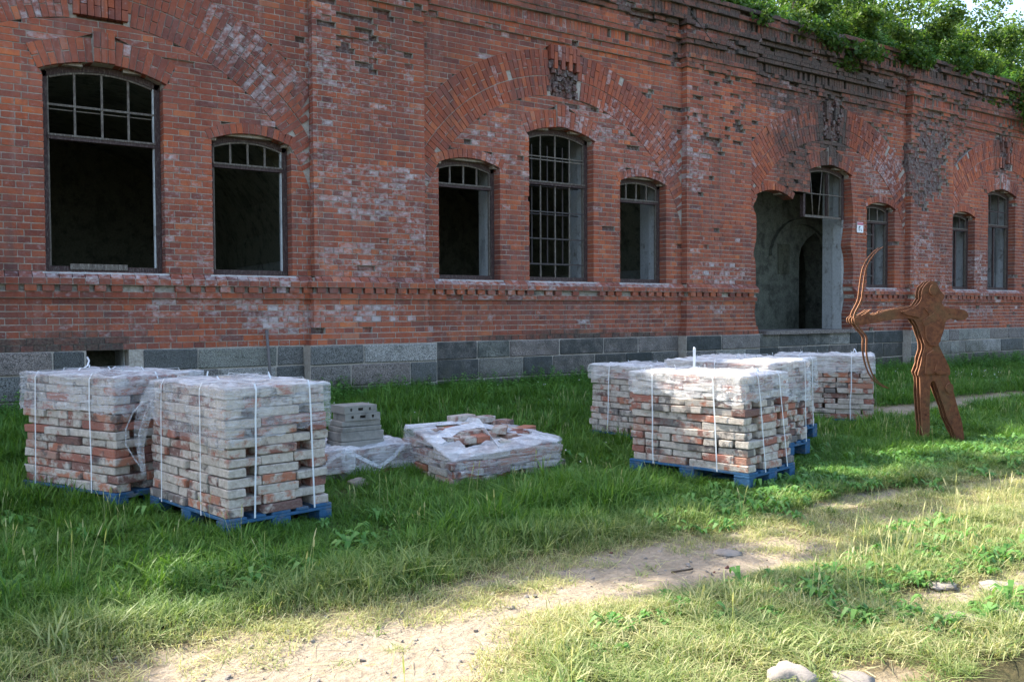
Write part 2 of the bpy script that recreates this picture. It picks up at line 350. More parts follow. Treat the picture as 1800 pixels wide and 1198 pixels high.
# u0, u1, spring, apex, arch thickness
TALL, SMALL = (4.36, 4.49, .29), (3.73, 3.84, .14)
WIN = [(-.30, .75, *SMALL, 's'), (1.41, 2.755, *TALL, 'w1'), (3.345, 4.405, *SMALL, 'w2'), (6.69, 7.79, *SMALL, 'small'), (8.35, 9.68, *TALL, 'grid'), (10.265, 11.35, *SMALL, 'small'),
       (15.36, 16.70, *TALL, 'door'), (17.27, 18.30, *SMALL, 'mesh'), (20.60, 21.60, *SMALL, 'mull'), (22.20, 23.50, *TALL, 'mull'), (24.4, 25.45, *SMALL, 's')]
DOOR = [(13.82, 1.04), (13.74, 1.22), (13.70, 1.44), (13.71, 1.72), (13.73, 1.99), (13.73, 2.43), (13.65, 2.57), (13.69, 2.71), (13.74, 2.88), (13.75, 3.1), (13.73, 3.37), (13.65, 3.45), (13.65, 3.54), (13.73, 3.60),
        (13.79, 3.79), (14.03, 3.86), (14.29, 3.87), (14.54, 3.84), (14.72, 3.77), (14.78, 3.86), (15.07, 3.88), (15.36, 3.88), (15.36, 4.3), (16.70, 4.3), (16.80, 3.55), (16.76, 3.18), (16.69, 2.88), (16.79, 2.64), (16.81, 2.34), (16.77, 2.03), (16.82, 1.73), (16.73, 1.43), (16.75, 1.04)]
UG = np.arange(U0, U1, .004)
def in_poly(u, z, poly):
    r = np.zeros_like(u, bool); n = len(poly)
    for i in range(n):
        (a, b), (c, d) = poly[i], poly[(i+1) % n]
        if (b > z) != (d > z): r ^= u < (c-a)*(z-b)/(d-b)+a
    return r
def arc(wd):
    h = (wd[1]-wd[0])/2; s = wd[3]-wd[2]; R = (h*h+s*s)/(2*s); return (wd[0]+wd[1])/2, wd[3]-R, R, h
def openings(u, z):
    m = in_poly(u, z, DOOR)
    for wd in WIN:
        c, zc, R, h = arc(wd)
        if ZS <= z: m |= (np.abs(u-c) <= h) & ((z <= wd[2]) | ((z <= wd[3]) & ((u-c)**2+(z-zc)**2 <= R*R))) if wd[5] != 'door' or z > 3.6 else np.zeros_like(m)
    return m
def win_rings(u, z):
    m = np.zeros_like(u, bool)
    rings = list(WIN)+[(13.72, 14.78, 3.73, 3.86, .14, 'x')]
    for wd in rings:
        c, zc, R, h = arc(wd); d = np.sqrt((u-c)**2+(z-zc)**2); th = np.arcsin(h/R)+.03
        m |= (d > R-.001) & (d < R+wd[4]) & (np.abs(np.arctan2(u-c, z-zc)) < th) & (z > zc)
    return m
RI, RM, RO, ZC = 2.80, 3.11, 3.53, 2.20
def big_rings(u, z):
    m = np.zeros_like(u, bool)
    for a, b, c in BAY:
        d = np.sqrt((u-c)**2+(z-ZC)**2); m |= (d > RI) & (d < RO) & (u > a) & (u < b) & (z > ZC)
    return m
def keys(u, z):
    m = np.zeros_like(u, bool)
    for a, b, c in BAY:
        if 5.02 < z < 5.80: m |= np.abs(u-c) < .31
    for wd in WIN:
        if wd[4] > .2 and wd[3]-.02 < z < 4.86: m |= np.abs(u-(wd[0]+wd[1])/2) < .13
    return m
def runs(m):
    d = np.diff(np.concatenate([[0], m.astype(np.int8), [0]])); a = np.where(d == 1)[0]; b = np.where(d == -1)[0]
    return [(UG[i], UG[min(j, len(UG)-1)]) for i, j in zip(a, b) if UG[min(j, len(UG)-1)]-UG[i] > .02]
def run_pairs(fn, z0, z1):
    a, b = runs(fn(z0+.004)), runs(fn(z1-.004))
    if len(a) == len(b) and all(min(p[1], q[1])-max(p[0], q[0]) > .0 for p, q in zip(a, b)): return list(zip(a, b))
    m = runs(fn((z0+z1)/2)); return [(p, p) for p in m]
# weathering seen on the facade: (u, z, ru, rz, strength)
WHITEP = [(5.75, 3.42, .75, .14, .75), (5.5, 3.05, .55, .22, .7), (5.5, 1.46, .62, .1, 1.0), (5.3, 2.2, .5, .22, .65), (4.78, 5.1, .16, .75, .6), (4.78, 3.9, .12, .9, .55), (12.6, 2.2, .6, .18, .8), (12.5, 1.52, .5, .1, .6), (4.3, 1.42, .45, .18, .7),
          (3.4, 1.55, .8, .12, .45), (8.0, 4.0, .7, .45, .5), (3.6, 5.1, .35, .3, .6), (4.1, 4.55, .35, .35, .5), (10.8, 3.95, .5, .12, .7), (9.9, 4.6, .9, .35, .45), (11.2, 4.3, .35, .5, .5), (1.0, 5.2, .8, .15, .6), (3.0, 2.4, .5, .8, .35),
          (6.1, 2.5, .3, .5, .5), (17.9, 4.5, .6, .5, .6), (19.2, 2.6, .35, .9, .55), (19.9, 2.3, .4, .7, .45), (21.9, 2.4, .25, .5, .6), (21.5, 1.45, .8, .14, .5), (12.0, 4.4, .25, .7, .6), (5.5, 4.7, .7, .6, .35), (8.1, 1.8, 1.2, .12, .3), (22.9, 4.65, .25, .25, .8), (14.5, 5.4, .7, .4, .4)]
DARKP = [(16.05, 5.35, .42, .8, 1.2), (15.1, 5.75, 1.3, .32, .75), (15.4, 6.3, 2.2, .32, .9), (15.2, 4.95, .9, .32, .62), (14.9, 4.2, .5, .45, .7), (17.0, 5.9, .8, .2, .7), (12.3, 6.1, .8, .25, .5), (1.4, 1.12, .8, .1, .8), (9.3, 1.1, 1.6, .05, .75), (15.5, 4.9, .7, .5, .45), (12.3, 1.08, .9, .06, .5), (22.9, 5.4, .5, .5, .5)]
DECAYP = [(12.6, 5.0, .75, .7, .16), (19.3, 4.75, .55, .6, .9), (19.15, 4.2, .3, .35, .6), (19.7, 5.3, .45, .5, .6), (19.5, 5.7, .6, .25, .5), (16.05, 5.4, .3, .45, .6), (9.1, 5.1, .3, .2, .8), (5.6, 5.4, .6, .45, .12), (10.6, 4.9, .8, .5, .05), (17.7, 5.3, .4, .3, .25), (20.9, 5.2, .5, .4, .3), (22.95, 5.4, .35, .5, .45)]
def patch(L, u, z):
    s = 0.
    for a, b, ra, rb, k in L:
        d = ((u-a)/ra)**2+((z-b)/rb)**2
        if d < 2.2: s = max(s, k*min(1, (2.2-d)/1.2))
    return s
def weather(u, z):
    wh = max(0., patch(WHITEP, u, z)*random.uniform(.35, 1.1)+random.uniform(-.22, .12)); 
    if random.random() < .03: wh = max(wh, random.uniform(.2, .6))
    dk = patch(DARKP, u, z)*random.uniform(.6, 1.1)
    if z > 5.85: dk += float(sstep(5.85, 6.5, z))*(random.uniform(.2, .6)+.25*float(vnoise(u*.7, z*2, seed=44)))+(random.uniform(.1, .4) if z > 6.6 else 0)
    if z > 6.3: wh *= .7
    for wd in WIN:
        if 1.04 < z < ZS and wd[0]-.15 < u < wd[1]+.15: wh += .18*random.random(); dk += .12
    dec = patch(DECAYP, u, z)+.006
    if z > 6.25: dec += max(0, .42*float(vnoise(u*.8, z*2.6, seed=41))+.06+.10*float(sstep(10, 20, u)))
    elif z > 5.85: dec += max(0, .3*float(vnoise(u*.9, z*3, seed=42))-.03+.13*float(sstep(9, 18, u)))
    return wh, dk, dec
bricks, mort, rub = [], Hexes(), Hexes()
def put_brick(v8, u, z, plain, zone='row', keep=False):
    """decides colour, wear or loss of one brick; returns its face depth change"""
    wh, dk, dec = weather(u, z); r = random.random()
    c = (float(np.clip(random.gauss(.51, .165)+(random.uniform(-.4, .3) if random.random() < .10 else 0)+.08*math.sin(u*.9+z*1.7)-.02, 0, 1)), wh, dk)
    if r < dec and not keep: return None
    v = np.array(v8, float); d = random.gauss(0, .0028)
    if r < dec*2.2 and not keep: d -= random.uniform(.015, .05); c = (c[0]*.7, max(c[1], .25), max(c[2], .35))
    v[:4, 1] -= d
    v[:4, 0] += np.array([random.uniform(-.0025, .0025) for _ in range(4)]); v[:4, 2] += np.array([random.uniform(-.002, .002) for _ in range(4)])
    bricks.append((v, c, plain and abs(d) < .009)); return d
def hexf(u0, u1, z0, z1, df, db, u0t=None, u1t=None):
    u0t = u0 if u0t is None else u0t; u1t = u1 if u1t is None else u1t
    return [(u0, YW-df, z0), (u1, YW-df, z0), (u1t, YW-df, z1), (u0t, YW-df, z1), (u0, YW-db, z0), (u1, YW-db, z0), (u1t, YW-db, z1), (u0t, YW-db, z1)]
BACK = -.24
def lay_row(k, ua, ub, proud, bond, z0=None, z1=None, pil=False, decay_ok=True, soldier=False, flare=0.):
    z0 = ZB+k*CP if z0 is None else z0; z1 = z0+CP if z1 is None else z1
    sec = (UG >= ua-flare) & (UG <= ub+flare)
    if pil: fn = lambda z: sec
    else: fn = lambda z: sec & ~openings(UG, z) & ~win_rings(UG, z) & ~big_rings(UG, z) & ~keys(UG, z)
    pitch = .28 if bond == 0 else .14
    if soldier: pitch = .079
    for (a0, a1), (b0, b1) in run_pairs(fn, z0, z1):
        ph = ua if pil else 0.
        e = [x+random.uniform(-.005, .005) for x in np.arange(math.floor((min(a0, b0)-ph)/pitch)*pitch+ph+(.07 if bond == 0 else 0), max(a1, b1), pitch)]
        e = [x for x in e if max(a0, b0)+.045 < x < min(a1, b1)-.045]
        L = [(a0, b0)]+[(x, x) for x in e]+[(a1, b1)]
        for i in range(len(L)-1):
            (p0, p1), (q0, q1) = L[i], L[i+1]
            uc = (p0+q0)/2; zc = (z0+z1)/2
            lo = openings(np.array([min(p0, p1)-.02]), zc)[0] or (pil and i == 0) ; ro = openings(np.array([max(q0, q1)+.02]), zc)[0] or (pil and i == len(L)-2)
            jl = 0. if lo else .006; jr = 0. if ro else .006
            db = -.235 if (lo or ro) else proud-.10
            if pil: db = min(db, -.02)
            v = hexf(p0+jl, q0-jr, z0+.0062, z1-.0062, proud, db, p1+jl, q1-jr)
            d = put_brick(v, uc, zc, plain=(p0 == p1 and q0 == q1 and not lo and not ro and not pil))
            dm = proud-.006+min(0, d) if d is not None else proud-random.uniform(.05, .09)
            ml, mr = (.006 if lo else 0), (.006 if ro else 0)
            mm = hexf(p0+ml, q0-mr, z0, z1, dm, BACK, p1+ml, q1-mr)
            wd_, dk_, _ = weather(uc, zc)
            (mort if d is not None else rub).add(mm, (.5, 0, dk_))
SPECIAL = {8, 9, 10, 11}
for k in range(0, 76):                                 # rough mortar core behind every course
    z0 = ZB+k*CP
    for (a0, a1), (b0, b1) in run_pairs(lambda z: ~openings(UG, z), z0, z0+CP): mort.fac(a0+.008, a1-.008, z0, z0+CP, -.075, BACK+.002, (.5, 0, .2), b0+.008, b1-.008)
for ua, ub, cc in BAY:
    for k in range(0, 61):
        if k in SPECIAL: continue
        lay_row(k, ua+.0, ub-.0, .018 if k < 2 else 0., (k+1) % 2)
for ua, ub in PIL:
    for k in range(0, 61):
        if k in SPECIAL: continue
        fl = {0: .10, 1: .07}.get(k, .02 if k < 8 else 0.)
        lay_row(k, ua, ub, .13+fl*.8, (k+1) % 2, pil=True, flare=fl)
# string course: proud course, dentils, shelf, sloping sill course
dent = []
SILLH = Hexes()
for sec, p0 in [(x, .13) for x in PIL]+[(x[:2], 0.) for x in BAY]:
    ua, ub = sec; pil = p0 > 0
    ext = .02 if pil else -.0
    lay_row(8, ua, ub, p0+.05, 0, pil=pil, flare=.05 if pil else 0)
    fn = (lambda a, b: [(a, b)])
    def segs(z):
        m = (UG >= ua) & (UG <= ub) & ~in_poly(UG, z, DOOR); return runs(m)
    for a, b in segs(ZB+9.5*CP):
        z0 = ZB+9*CP
        mort.fac(a, b, z0, z0+CP, p0+.015, BACK, (.5, 0, .3))
        n = max(1, int((b-a)/.19))
        for i in range(n+1):
            u = a+.01+i*(b-a-.15)/n
            if random.random() < .93: dent.append((hexf(u, u+.125, z0+.002, z0+CP-.004, p0+.075+random.gauss(0, .004), p0-.03), (min(1, max(0, random.gauss(.5, .2))), weather(u, z0)[0], .1)))
    lay_row(10, ua, ub, p0+.095, 1, pil=pil, flare=.085 if pil else 0)
    for a, b in segs(ZB+11.5*CP):                      # sloping course below the sills
        z0 = ZB+11*CP; mort.fac(a, b, z0, z0+CP-.02, p0-.01, BACK)
        e = [a]+[x for x in np.arange(math.ceil(a/.14)*.14, b, .14) if a+.04 < x < b-.04]+[b]
        for x, y in zip(e[:-1], e[1:]):
            wh, dk, _ = weather((x+y)/2, z0); under = any(wd[0]-.1 < (x+y)/2 < wd[1]+.1 for wd in WIN) and not pil
            v = [(x+.004, YW-p0-.088, z0), (y-.004, YW-p0-.088, z0), (y-.004, YW-p0-.004, z0+CP-.004), (x+.004, YW-p0-.004, z0+CP-.004), (x+.004, YW-p0+.03, z0), (y-.004, YW-p0+.03, z0), (y-.004, YW-p0+.03, z0+CP-.004), (x+.004, YW-p0+.03, z0+CP-.004)]
            bricks.append((np.array(v), (min(1, max(0, random.gauss(.45, .2))), max(wh, .55 if under else .2), dk), False))
# voussoirs
def rubble(u0, u1, z0, z1, n, dk=.2):
    for _ in range(n):
        a, b = random.uniform(u0, u1), random.uniform(z0, z1); q, t = random.uniform(.015, .045), random.uniform(.015, .05)
        v = np.array(hexf(a-q, a+q, b-t, b+t, random.uniform(-.04, .035), BACK)); v[:4] += np.array([[random.uniform(-.012, .012) for _ in range(3)] for _ in range(4)]); rub.add(v, (.5, 0, dk))
def voussoir(c, zc, r0, r1, t0, t1, proud, lim=None, keep=False, g=.0045):
    def pt(r, t): 
        u = c+r*math.sin(t); 
        if lim: u = min(max(u, lim[0]+.003), lim[1]-.003)
        return u, zc+r*math.cos(t)
    rm, tm = (r0+r1)/2, (t0+t1)/2; uc, zz = c+rm*math.sin(tm), zc+rm*math.cos(tm)
    if lim and not lim[0] < uc < lim[1]: return
    a = [pt(r0, t0+g/r0), pt(r0, t1-g/r0), pt(r1, t1-g/r1), pt(r1, t0+g/r1)]
    a = [pt(r0+.003, t0+g/r0), pt(r0+.003, t1-g/r0), pt(r1-.004, t1-g/r1), pt(r1-.004, t0+g/r1)]
    put_brick([(u, YW-proud, z) for u, z in a]+[(u, YW+.23, z) for u, z in a], uc, zz, False, keep=keep or random.random() < .8)
def ring_mortar(c, zc, r0, r1, t0, t1, n, proud, lim=None):
    for i in range(n):
        a, b = t0+(t1-t0)*i/n, t0+(t1-t0)*(i+1)/n
        uu = [c+r*math.sin(t) for r, t in ((r0, a), (r0, b), (r1, b), (r1, a))]; zz = [zc+r*math.cos(t) for r, t in ((r0, a), (r0, b), (r1, b), (r1, a))]
        if lim: 
            if max(uu) < lim[0] or min(uu) > lim[1]: continue
            uu = [min(max(u, lim[0]), lim[1]) for u in uu]
        if r0 == RI and abs(sum(uu)/4-c) < .33: continue
        mort.add([(u, YW-proud, z) for u, z in zip(uu, zz)]+[(u, YW-BACK, z) for u, z in zip(uu, zz)], (.5, 0, patch(DARKP, uu[0], zz[0])))
for wd in WIN+[(13.72, 14.78, 3.73, 3.86, .14, 'x')]:
    c, zc, R, h = arc(wd); th = math.asin(h/R)+.03; n = int(2*th*R/.078)
    ring_mortar(c, zc, R+.004, R+wd[4], -th, th, n, -.009)
    for i in range(n):
        a, b = -th+2*th*i/n, -th+2*th*(i+1)/n; kw = dict(keep=True)
        if wd[4] > .2:
            if abs(R*math.sin((a+b)/2)) < .11: continue
            if i % 2: voussoir(c, zc, R, R+wd[4], a, b, .004, **kw)
            else: voussoir(c, zc, R, R+.135, a, b, .004, **kw); voussoir(c, zc, R+.145, R+wd[4], a, b, .004, **kw)
        else: voussoir(c, zc, R, R+wd[4], a, b, .004, **kw)
    if wd[4] > .2:                                     # little keystone of upright bricks
        for j in range(3):
            u = c-.12+j*.08
            for z0, z1 in ((wd[3]+.005, wd[3]+.17), (wd[3]+.175, 4.86)): put_brick(hexf(u+.004, u+.076, z0, z1-.006, .045, -.2), u+.04, z0, False, keep=True)
        mort.fac(c-.12, c+.12, wd[3]+.008, 4.855, .03, BACK)
for ua, ub, c in BAY:
    tm = math.asin(min(1, (ub-ua)/2/RI)); tmax = 1.28; n = int(2*tmax*3.15/.083)
    ring_mortar(c, ZC, RI, RO, -tmax, tmax, n, -.009, (ua, ub))
    for i in range(n):
        a, b = -tmax+2*tmax*i/n, -tmax+2*tmax*(i+1)/n; t = (a+b)/2
        parts_ = [(RI, RM)] if i % 2 else [(RI, RI+.15), (RI+.158, RM)]
        parts_ += [(RM+.008, RM+.14), (RM+.148, RO)] if i % 2 else [(RM+.008, RM+.275), (RM+.283, RO)]
        for r0, r1 in parts_:
            u, z = c+(r0+r1)/2*math.sin(t), ZC+(r0+r1)/2*math.cos(t)
            if abs(u-c) < .31 and z > 5.02 : continue
            if win_rings(np.array([u]), z)[0] or openings(np.array([u]), z)[0]: continue
            voussoir(c, ZC, r0, r1, a, b, .006, (ua, ub))
    rub.fac(c-.30, c+.30, 5.03, 5.79, -.05, BACK)
    for j in range(8):
        u = c-.305+j*.0765; zz = [5.02, 5.155, 5.42, 5.69, 5.80] if j % 2 else [5.02, 5.29, 5.56, 5.80]
        for z0, z1 in zip(zz[:-1], zz[1:]):
            if c == BAY[1][2] and z0 < 5.3 and random.random() < .9: rubble(u, u+.076, z0, z1, 6); continue
            if c in (BAY[2][2], BAY[3][2]) and random.random() < .3: rubble(u, u+.076, z0, z1, 5, .35); continue
            put_brick(hexf(u+.004, u+.0725, z0+.004, z1-.004, .06, -.1), u, z0, False)
# cornice and parapet, course by course (k, courses, proud, laying)
CORN = [(61, 1, .05, 'r'), (62, 1, .05, 'r'), (63, 1, .085, 'r'), (64, 2, .06, 's'), (66, 1, .13, 'r'), (67, 1, .15, 'r'), (68, 1, .14, 'r'), (69, 1, .10, 'r'), (70, 1, .16, 'r'), (71, 1, .24, 'r'), (72, 2, .21, 's'), (74, 1, .28, 'r'), (75, 1, .25, 'r'), (76, 1, .30, 'r')]
for k, nk, pr, lay in CORN:
    for sec, p0 in [(x, .13) for x in PIL]+[(x[:2], 0.) for x in BAY]:
        p = pr+(p0 if k < 71 else 0.); pil = p0 > 0
        z0 = ZB+k*CP
        lay_row(k, sec[0], sec[1], p, k % 2, z0, z0+nk*CP, pil=pil or True, soldier=(lay == 's'), flare=(pr if pil and k < 71 else 0))
# --- bricks: the largest in the picture become parts one by one, the rest stays joined
f_px = 1580.
def proj(P):
    d = np.asarray(P)-np.array([0, 0, HC]); x = d@np.array(rgt); y = d@np.array(up); z = d@np.array(fwd)
    return 900+f_px*x/z, 599-f_px*y/z
area = []
for i, (v, c, plain) in enumerate(bricks):
    if not plain: area.append(0); continue
    x, y = proj(v[:4])
    area.append((x[1]-x[0])*(y[0]-y[3]) if x.min() > 4 and x.max() < 1796 and y.min() > 4 and y.max() < 1194 else 0)
top = set(np.argsort(area)[::-1][:300].tolist())
unit = [bevel_box('brick', 1, 1, 1, 0, BRICK, .012, s) for s in range(8)]
rest = Hexes()
for i, (v, c, plain) in enumerate(bricks):
    if i not in top: rest.add(v, c); continue
    lo, hi = v.min(0), v.max(0)
    o = bpy.data.objects.new('brick', random.choice(unit)); COL.objects.link(o); bpart(o)
    o.location = (lo+hi)/2; o.scale = hi-lo; o['bcol'] = [float(x) for x in c]
bpart(rest.build('brickwork', BRICK)); bpy.context.view_layer.update()
rest_o = bpy.data.objects['brickwork']; rest_o['kind'] = 'stuff'
for v, c in dent[:300]:
    h = Hexes(); h.add(v, c); bpart(h.build('dentil_brick', BRICK))
if len(dent) > 300:
    h = Hexes(); [h.add(v, c) for v, c in dent[300:]]; o = bpart(h.build('dentil_brick', BRICK)); o['kind'] = 'stuff'
bpart(mort.build('wall', MORT)); o = bpart(rub.build('broken_brickwork', RUB)); o['kind'] = 'stuff'

# --- plinth
def stone(u0, u1, z0, z1, front, tone, dk):
    me = bevel_box('stone', u1-u0-.014, .16, z1-z0-.014, .016, GRAN, .006, random.randint(0, 9999), seg=1)
    o = bpy.data.objects.new('stone', me); COL.objects.link(o); bpart(o)
    o.location = ((u0+u1)/2, YW-front+.08+random.uniform(-.006, .006), (z0+z1)/2); o['bcol'] = [tone, 0., dk]
pl = Hexes()
for sec, p0 in [(x, .13) for x in PIL]+[(x[:2], 0.) for x in BAY]:
    ua, ub = sec; fr = p0+(.125 if p0 else .045); e = .12 if p0 else -.12
    ua -= e; ub += e
    for z0, z1 in ((.77, ZB), (.46, .77), (.10, .46)):
        u = ua
        while u < ub-.01:
            L = random.uniform(.55, 1.05); n = u+L
            if ub-n < .35: n = ub
            dk = (.75 if 6.4 < u < 11.7 else .85 if 13.4 < u < 18.5 else .1)*random.uniform(.3, 1.2)
            a, b = u, n
            if z0 == .77 and a < 1.84 < b: b = 1.80
            elif z0 == .77 and a < 2.31 and b > 1.84: a = 2.33
            if b-a > .12: stone(a, b, z0, z1, fr, random.random(), dk)
            u = n
    if ua < 1.8 < ub:
        pl.fac(ua, 1.82, 0, ZB, fr-.02, -.3); pl.fac(2.30, ub, 0, ZB, fr-.02, -.3); pl.fac(1.82, 2.30, 0, .79, fr-.02, -.3)
    else: pl.fac(ua, ub, 0, ZB, fr-.02, -.3)
bpart(pl.build('plinth_core', MORT))
bpart(one('vent_back', DIM, None, (1.6, 2.5, YW+.83, YW+.86, .3, 1.2)))  # dark panel paints in the unlit depth of the vent
bpart(one('door_step', GRAN, None, (13.9, 16.7, YW-.12, YW+.9, ZB-.02, ZB+.055)))

# --- windows
def wpiece(name, mat, par, *bx): return one(name, mat, par, *bx)
def arch_strip(name, mat, par, c, zc, R, th, hgt, y0, y1, n=12):
    h = Hexes()
    for i in range(n):
        a, b = -th+2*th*i/n, -th+2*th*(i+1)/n
        q = [(c+r*math.sin(t), zc+r*math.cos(t)) for r, t in ((R-hgt, a), (R-hgt, b), (R, b), (R, a))]
        h.add([(u, y0, z) for u, z in q]+[(u, y1, z) for u, z in q])
    return h.build(name, mat, par)
YF0, YF1 = YW+.17, YW+.25
for wd in WIN:
    u0, u1, sp, ap, th_, kind = wd; c, zc, R, h = arc(wd); th = math.asin(h/R)
    fr = Hexes(); fw = .065; zb = ZS if kind != 'door' else 3.42
    fr.box(u0, u0+fw, YF0, YF1, zb, sp); fr.box(u1-fw, u1, YF0, YF1, zb, sp)
    if kind != 'door': fr.box(u0+fw, u1-fw, YF0, YF1, zb, zb+.07)
    win = bpart(fr.build('window', FRAME))
    if kind == 'w1': wpiece('loose_board', BARS, win, (u0+.28, u1-.42, YF0-.02, YF0-.004, zb+.03, zb+.10))
    arch_strip('arched_head', FRAME, win, c, zc, R-.002, th, .075, YF0, YF1)
    arch_strip('sash_head', BARS, win, c, zc, R-.079, th*.9, .022, YF0+.01, YF1-.02)
    ztr = 3.60 if sp > 4 else 3.43
    if kind == 'door': ztr = None
    if ztr:
        wpiece('transom', FRAME, win, (u0+fw, u1-fw, YF0-.012, YF1, ztr-.035, ztr+.03)); wpiece('transom_moulding', BARS, win, (u0+fw, u1-fw, YF0-.022, YF0-.014, ztr+.005, ztr+.028))
    def bar(x0, x1, z0, z1, y=YF0+.02, m=BARS, t=.022, nm='glazing_bar'): wpiece(nm, m, win, (x0, x1, y, y+t, z0, z1))
    iw = (u1-u0-2*fw)
    wpiece('sash_stile', BARS, win, (u0+fw+.003, u0+fw+.02, YF0+.015, YF1-.02, zb+.07, sp)); wpiece('sash_stile', JAMB if kind in ('w1', 'w2') else BARS, win, (u1-fw-.02, u1-fw-.003, YF0+.015, YF1-.02, zb+.07, sp))
    def zt(u): return zc+math.sqrt((R-.09)**2-(u-c)**2)
    def verts(n, z0, z1=None, w_=.026, m=BARS, y=YF0+.02, skip=()):
        for i in range(1, n):
            if i in skip: continue
            u = u0+fw+iw*i/n; bar(u-w_/2, u+w_/2, z0, z1 or zt(u), y, m)
    if kind in ('w1', 'w2', 'small', 's'):
        verts(4, ztr+.03)
        if kind == 'w1': bar(u0+fw, u1-fw, 3.965, 3.99, YF0+.014); bar(u0+fw, u1-fw, 3.925, 3.938, YF0+.06)
    if kind == 'grid':
        verts(4, ZS+.07, None, .022, BARS)
        for z in (4.02, 3.97): bar(u0+fw, u1-fw, z, z+.018, YF0+.014)
        for z in (3.12, 2.68, 2.26): bar(u0+fw, u1-fw, z, z+.02, YF0+.014, IRON)
        for u in (.30, .62, .94): bar(u0+u, u0+u+.02, 2.3, 4.25, YF0+.19, IRON, .02, 'grille_bar')
        for z in (2.28, 2.7, 3.1, 3.56): bar(u0+.06, u1-.06, z, z+.018, YF0+.168, IRON, .018, 'grille_bar')
    if kind == 'door':
        for q, dx in ((.30, .05), (.58, -.06), (.86, .0)):
            tube('glazing_bar', [(u0+q+dx, YF0+.03, 3.45), (u0+q, YF0+.03, 3.9), (u0+q-dx, YF0+.03, zt(u0+q-dx))], .013, BARS, win)
        bar(u0+.05, u1-fw, 3.42, 3.47); bar(u0+fw, u1-fw, 3.9, 3.92, YF0+.0)
        bar(u0+.83, u0+.90, 3.45, 4.36, YF0+.05, FRAME, .05, 'mullion')
    if kind == 'mesh':
        verts(3, ztr+.03); bar(u0+.5, u0+.56, ZS+.07, ztr, YF0+.03, FRAME, .04, 'mullion')
        for i in range(4):
            z = ZS+.25+i*.3; bar(u0+fw, u0+.5, z, z+.03, YF0+.03, IRON)
            bar(u0+fw, u0+.5, z+.15, z+.16, YF0+.08, IRON, .01, 'grille_bar')
        for i in range(3): bar(u0+.16+i*.12, u0+.17+i*.12, ZS+.07, ztr, YF0+.1, IRON, .01, 'grille_bar')
    if kind == 'mull':
        bar(c-.02, c+.03, ZS+.07, ztr, YF0+.03, FRAME, .04, 'mullion'); verts(3, ztr+.03, None, .02, FRAME)
        if sp > 4: bar(u0+fw, u1-fw, 3.95, 3.97, YF0+.014, FRAME)
    if kind != 'door':
        sh = Hexes(); sh.add([(u0-.04, YW-.03, ZS-.028), (u1+.04, YW-.03, ZS-.028), (u1+.04, YW-.03, ZS-.012), (u0-.04, YW-.03, ZS-.012), (u0, YW+.24, ZS-.028), (u1, YW+.24, ZS-.028), (u1, YW+.24, ZS+.004), (u0, YW+.24, ZS+.004)])
        sh.build('sill', JAMB, win)

# --- inner leaf of the wall with plastered jambs, rooms behind it
YI0, YI1 = YW+.245, YW+.82
inner = Hexes(); head = Hexes()
ops = [(wd[0], wd[1], ZS, wd[3]) for wd in WIN if wd[5] != 'door']+[(13.74, 16.74, 1.02, 4.45)]
ops.sort()
prev = U0
for a, b, zs, za in ops+[(U1, U1, 0, 0)]:
    q = (prev-.0, a+.0)
    sp0 = .03 if prev > U0 else 0; sp1 = .03 if a < U1 else 0
    x0, x1 = q
    if x1-x0 > .1:
        inner.add([(x0, YI0, .3), (x1, YI0, .3), (x1, YI0, 7.0), (x0, YI0, 7.0), (x0+sp0, YI0+.25, .3), (x1-sp1, YI0+.25, .3), (x1-sp1, YI0+.25, 7.0), (x0+sp0, YI0+.25, 7.0)])
        inner.add([(x0+sp0*2, YI0+.252, .3), (x1-sp1*2, YI0+.252, .3), (x1-sp1*2, YI0+.252, 7.0), (x0+sp0*2, YI0+.252, 7.0), (x0+sp0*4, YI1, .3), (x1-sp1*4, YI1, .3), (x1-sp1*4, YI1, 7.0), (x0+sp0*4, YI1, 7.0)])
    if a < U1:
        if a < 1.9 < b:
            inner.box(a+.001, 1.83, YI0, YI1-.001, .3, zs-.002); inner.box(2.29, b-.001, YI0, YI1-.001, .3, zs-.002); inner.box(1.831, 2.289, YI0, YI1-.001, 1.045, zs-.002)
        else: inner.box(a+.001, b-.001, YI0, YI1-.001, .3, zs-.002)
        if za > 4.44 and b-a > 2: 
            head.box(a+.001, 15.3, YI0, YI1-.001, 3.95, 6.99); head.box(15.302, b-.001, YI0, YI1-.001, 4.5, 6.99)
        else: head.box(a+.001, b-.001, YI0, YI1-.001, za+.03, 6.99)
    prev = b
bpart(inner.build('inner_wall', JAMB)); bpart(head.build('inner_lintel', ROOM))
rm = Hexes()
for i, (a, b) in enumerate(PIL):                       # cross walls
    bpart(one('cross_wall', CROSS, None, (a+.3, b-.3, YI1+.002, 13.9 if i == 3 else 17.99, .3, 6.98)))
rm.box(PIL[3][0]+.3, PIL[3][1]-.3, 13.902, 17.99, .3, 6.98)  # rear of the same cross wall, coloured dark so the opening reads unlit
rm.box(U0, U1, 18.002, 18.4, .3, 6.98); rm.box(U0, U1, YI1, 18.4, .7, 1.0)
bpart(rm.build('interior_wall', DIM))
